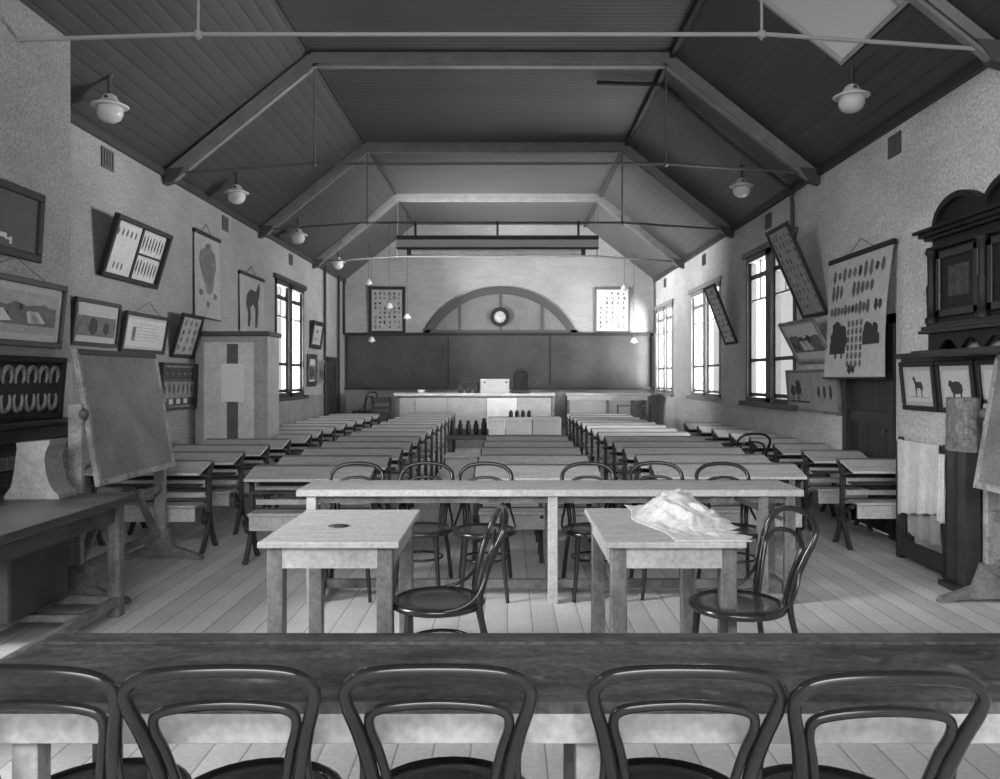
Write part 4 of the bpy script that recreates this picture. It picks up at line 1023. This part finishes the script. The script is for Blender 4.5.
q = MB(); q.box(-.03, 0, -.2, -.2 + .03, .95, 1.0); q.lathe([(.02, .97), (.028, .99), (.02, 1.01)], 10, (-.03, -.2, 0)); q.build('finial', dark_wood, r)
def sheet(name, label, x, y0, y1, z0, z1, mm, wav=.012, seed=1, skew=.05):
    q = MB(); nx, nz = 22, 22; vs = []; r_ = random.Random(seed)
    for j in range(nz + 1):
        v = j / nz
        for i in range(nx + 1):
            u = i / nx; zl = z0 + skew * (u - .5) * (1 - v) + .008 * sin(u * 23 + seed)
            y = y0 + (y1 - y0) * u + .006 * sin(9 * v + seed) * (1 - v)
            vs.append((x - wav * (1 - v * .6) * (sin(u * 15 + seed) + .5 * sin(u * 31 + 2 * v)), y, zl + (z1 - zl) * v))
    W_ = nx + 1; S_ = len(vs); vs += [(a + .006, b, c) for a, b, c in vs]; fs = []
    for j in range(nz):
        for i in range(nx):
            a = j * W_ + i; fs.append((a, a + W_, a + 1 + W_, a + 1)); fs.append((S_ + a + 1, S_ + a + 1 + W_, S_ + a + W_, S_ + a))
    q.add(vs, fs, True); return tag(q.build(name, mm, fix=False), label, 'cloth', 'cloths on the drying rack')
sheet('hanging_cloth', 'broad white cloth hanging over the top rail of the dark rack', 3.262, 6.04, 6.68, .42, .99, cloth_m, .008, 1, -.10)
sheet('hanging_cloth', 'greyer cloth showing low inside the dark rack, under the broad one', 3.335, 6.16, 6.66, .20, .62, mount_m, .006, 4, .02)
sheet('hanging_cloth', 'narrow white cloth wrapped over the near post of the rack', 3.25, 5.93, 6.03, .42, .93, cloth_m, .012, 7, .0)
sheet('hanging_cloth', 'long narrow white cloth strip beside the near post of the rack', 3.30, 5.80, 5.90, .15, .97, cloth_m, .01, 9, .05)
r = empty('covered_stand', (3.26, 5.72, 0), 0, 'upright stand draped with a dark patterned cloth between the rack and the easel', 'stand')
q = MB(); q.box(-.06, .06, -.02, .02, 0, 1.33); q.box(-.13, .13, -.10, .10, 0, .04, .005); q.build('stand_post', dark_wood, r)
q = MB(); n = 30; vs = []; prof = []
for j in range(9):
    v = j / 8
    for k in range(n):
        a = 2 * PI * k / n; rr = (1 + .06 * sin(a * 7) * (1 - v)) ; vs.append((.085 * rr * cos(a) * (1.0), .16 * rr * sin(a) * (1.05 - .05 * v), .98 + .38 * v))
fs = []
for j in range(8):
    for k in range(n): fs.append((j * n + k, j * n + (k + 1) % n, (j + 1) * n + (k + 1) % n, (j + 1) * n + k))
fs.append(tuple(8 * n + k for k in range(n)))
q.add(vs, fs, True); q.build('drape', cloth_grey, r, fix=True)
q = MB(); q.box(-.05, .05, -.12, .12, .04, .98); q.build('dark_backing', bench_dark, r)

# ------------------------------------------------------------------ lamps
def lamp():
    r = empty('pendant_lamp')
    q = MB(); q.lathe([(.020, .10), (.018, .24), (.03, .28)], 10); q.build('stem', cast_iron, r)
    q = MB(); q.lathe([(.150, -.008), (.160, .002), (.115, .022), (.075, .05), (.055, .09), (.03, .105), (.012, .11), (.012, .10), (.045, .085), (.065, .045), (.10, .012), (.145, -.004)], 24); q.build('shade', white_enamel, r)
    q = MB(); q.lathe([(.05, .03), (.085, .015), (.112, -.03), (.112, -.07), (.09, -.115), (.05, -.14), (.005, -.147)], 20); q.build('globe', mat('opal_globe', .60, .25), r)
    q = MB(); q.lathe([(.018, 0), (.018, .012)], 10); o = q.build('lamp_hole', ink, r); o.location = (.0, -.062, .06); o.rotation_euler = (PI / 2, 0, 0)
    return r
def ceil_z(x):
    if x < KL: return ZE + (x - XL) * (ZK - ZE) / (KL - XL)
    if x > KR: return ZE + (XR - x) * (ZK - ZE) / (XR - KR)
    return ZK
L0 = [lamp(), False]; index_kids()
spots = [(-3.55, 7.15, 3.98), (-3.55, 10.5, 4.0), (-3.55, 13.6, 4.0), (-3.55, 16.8, 3.98), (3.08, 7.15, 4.0), (3.08, 10.5, 4.03)]
labs = ['nearest on the left roof slope', 'second along the left roof slope', 'third along the left roof slope', 'farthest on the left roof slope', 'nearest on the right roof slope, below the skylight', 'farther one on the right roof slope']
for (x, y, z), lb in zip(spots, labs):
    z = ceil_z(x) - .27
    o = place(L0, (x, y, z), 0, 'white globe lamp with flared shade, ' + lb, 'lamp', 'globe lamps on the roof slopes')
# small lamps hanging near the end wall
for k, (x, y, z) in enumerate([(-3.1, 17.9, 3.72), (-2.62, 17.8, 3.18), (-2.23, 17.9, 2.95), (2.63, 17.9, 3.6), (-3.2, 18.9, 2.48), (2.95, 18.6, 2.45)]):
    r = empty('hanging_lamp', (x, y, z), 0, 'small white cord lamp, ' + ['above the left specimen chart', 'in front of the left specimen chart', 'right of the left specimen chart', 'beside the right specimen chart', 'low over the left end of the blackboard', 'low over the right end of the blackboard'][k], 'lamp', 'small cord lamps by the blackboard')
    q = MB(); q.lathe([(.085, -.12), (.09, -.115), (.05, -.03), (.02, .0), (.018, -.004), (.045, -.035), (.08, -.118)], 16); q.build('shade', white_enamel, r)
    q = MB(); q.lathe([(.02, -.05), (.04, -.09), (.035, -.13), (.005, -.15)], 12); q.build('globe', MATS['opal_globe'], r)
    q = MB(); q.tube([(0, 0, -.02), (0, 0, ceil_z(x) - z + .01)], .006, 5); q.build('cord', iron_m, r)

# map roller hung from the third truss
r = empty('map_roller', (-.15, TY[2] - .05, 3.45), 0, 'long dark map roller case with a rolled white sheet hanging from the roof truss', 'map roller')
q = MB(); q.box(-1.6, 1.6, -.06, .06, .24, .30, .004); q.build('upper_bar', black_frame, r)
q = MB(); q.box(-1.6, 1.6, -.02, .02, .12, .24); q.build('board', mat('roller_board', .38, .6), r)
q = MB(); q.box(-1.6, 1.6, -.05, .05, .09, .115, .003); q.build('lower_bar', black_frame, r)
for x in (-1.40, 1.36): q = MB(); q.box(x - .03, x + .03, -.05, .05, .0, .09); q.build('roller_bracket', black_frame, r)
q = MB(); q.tube([(-1.36, 0, .04), (1.32, 0, .04)], .038, 12); q.build('rolled_sheet', cloth_m, r)
for x in (-1.3, .0, 1.28): q = MB(); q.box(x - .018, x + .018, -.018, .018, .30, .53); q.build('hanger', black_frame, r)

# pipes
q = MB(); q.tube([(1.12, 10.0, 5.19), (1.92, 10.0, 5.17), (2.75, 10.0, 4.47), (3.555, 10.0, 3.84), (3.565, 10.0, 3.6), (3.565, 10.0, 3.33)], .026, 8)
tag(q.build('gas_pipe', cast_iron), 'dark pipe following the right roof slope and turning down the right wall', 'pipe')
for (y, z0, lb) in ((17.15, 0, 'nearest of three by the far left door'), (18.55, 0, 'middle of three, beyond the far left door'), (19.15, 2.55, 'farthest and shortest of three, by the blackboard')):
    q = MB(); P = [(XL + .05, y, ZE), (XL + .05, y, z0)]
    if z0: P += [(XL + .12, y + .1, z0 - .03)]
    q.tube(P, .03, 8); tag(q.build('wall_pipe', black_frame), 'thin dark vertical pipe on the left wall, ' + lb, 'pipe', 'pipes on the left wall')
q = MB(); q.tube([(XR - .04, 19.3, ZE), (XR - .04, 19.3, 2.6)], .025, 8); tag(q.build('wall_pipe', iron_m), 'thin vertical pipe in the far right corner by the end wall', 'pipe')

# ------------------------------------------------------------------ light, world, camera
w = bpy.data.worlds.new('World'); bpy.context.scene.world = w; w.use_nodes = True
bg = w.node_tree.nodes['Background']; bg.inputs[0].default_value = (1, 1, 1, 1); bg.inputs[1].default_value = .55
def area(name, loc, rot, sx, sy, e, spread=None):
    l = bpy.data.lights.new(name, 'AREA'); l.shape = 'RECTANGLE'; l.size = sx; l.size_y = sy; l.energy = e
    if spread: l.spread = spread
    o = bpy.data.objects.new(name, l); COL.objects.link(o); o.location = loc; o.rotation_euler = rot; return o
# unseen fill lamps added at the open rear end; no window is built there
area('rear_fill_light', (-.2, -3.1, 4.7), (1.0, 0, 0), 5.5, 2.0, 300)
sl = bpy.data.lights.new('rear_fill_sun', 'SUN'); sl.energy = .62; sl.angle = math.radians(44)  # wide soft sun added as fill through the open rear end
so_ = bpy.data.objects.new('rear_fill_sun', sl); COL.objects.link(so_); so_.rotation_euler = (PI / 2 - .36, 0, 0)
# hazy daylight outside the side windows
def aim(name, loc, tgt, sx, sy, e):
    d = Vector(tgt) - Vector(loc); o = area(name, loc, (0, 0, 0), sx, sy, e); o.rotation_euler = d.to_track_quat('-Z', 'Y').to_euler(); return o
aim('left_rear_fill', (-9.5, 1.0, 4.9), (1.0, 5.6, 1.0), 5, 5, 1900)  # added fill, aimed in through an unseen opening in the left wall
aim('daylight_right_near', (8.5, 8.0, 3.9), (-.6, 12.0, .7), 4.5, 4.5, 2600)
aim('daylight_right', (7.2, 13.0, .5), (3.6, 15.5, 2.3), 4, 4, 5200)
aim('daylight_left', (-7.0, 12.8, .6), (-3.95, 14.5, 2.3), 3.2, 3.2, 8500)

cam = bpy.data.cameras.new('Camera'); co = bpy.data.objects.new('Camera', cam); COL.objects.link(co)
co.location = (0, 0, 1.5); co.rotation_euler = (PI / 2, 0, 0)
cam.sensor_width = 36; cam.lens = 36 * 800 / 1000; cam.shift_x = -.007; cam.shift_y = -.0115; cam.clip_start = .05
sc_ = bpy.context.scene; sc_.camera = co
sc_.view_settings.view_transform = 'Standard'; sc_.view_settings.look = 'None'; sc_.view_settings.exposure = .45; sc_.view_settings.gamma = 1
sc_.view_settings.use_curve_mapping = False
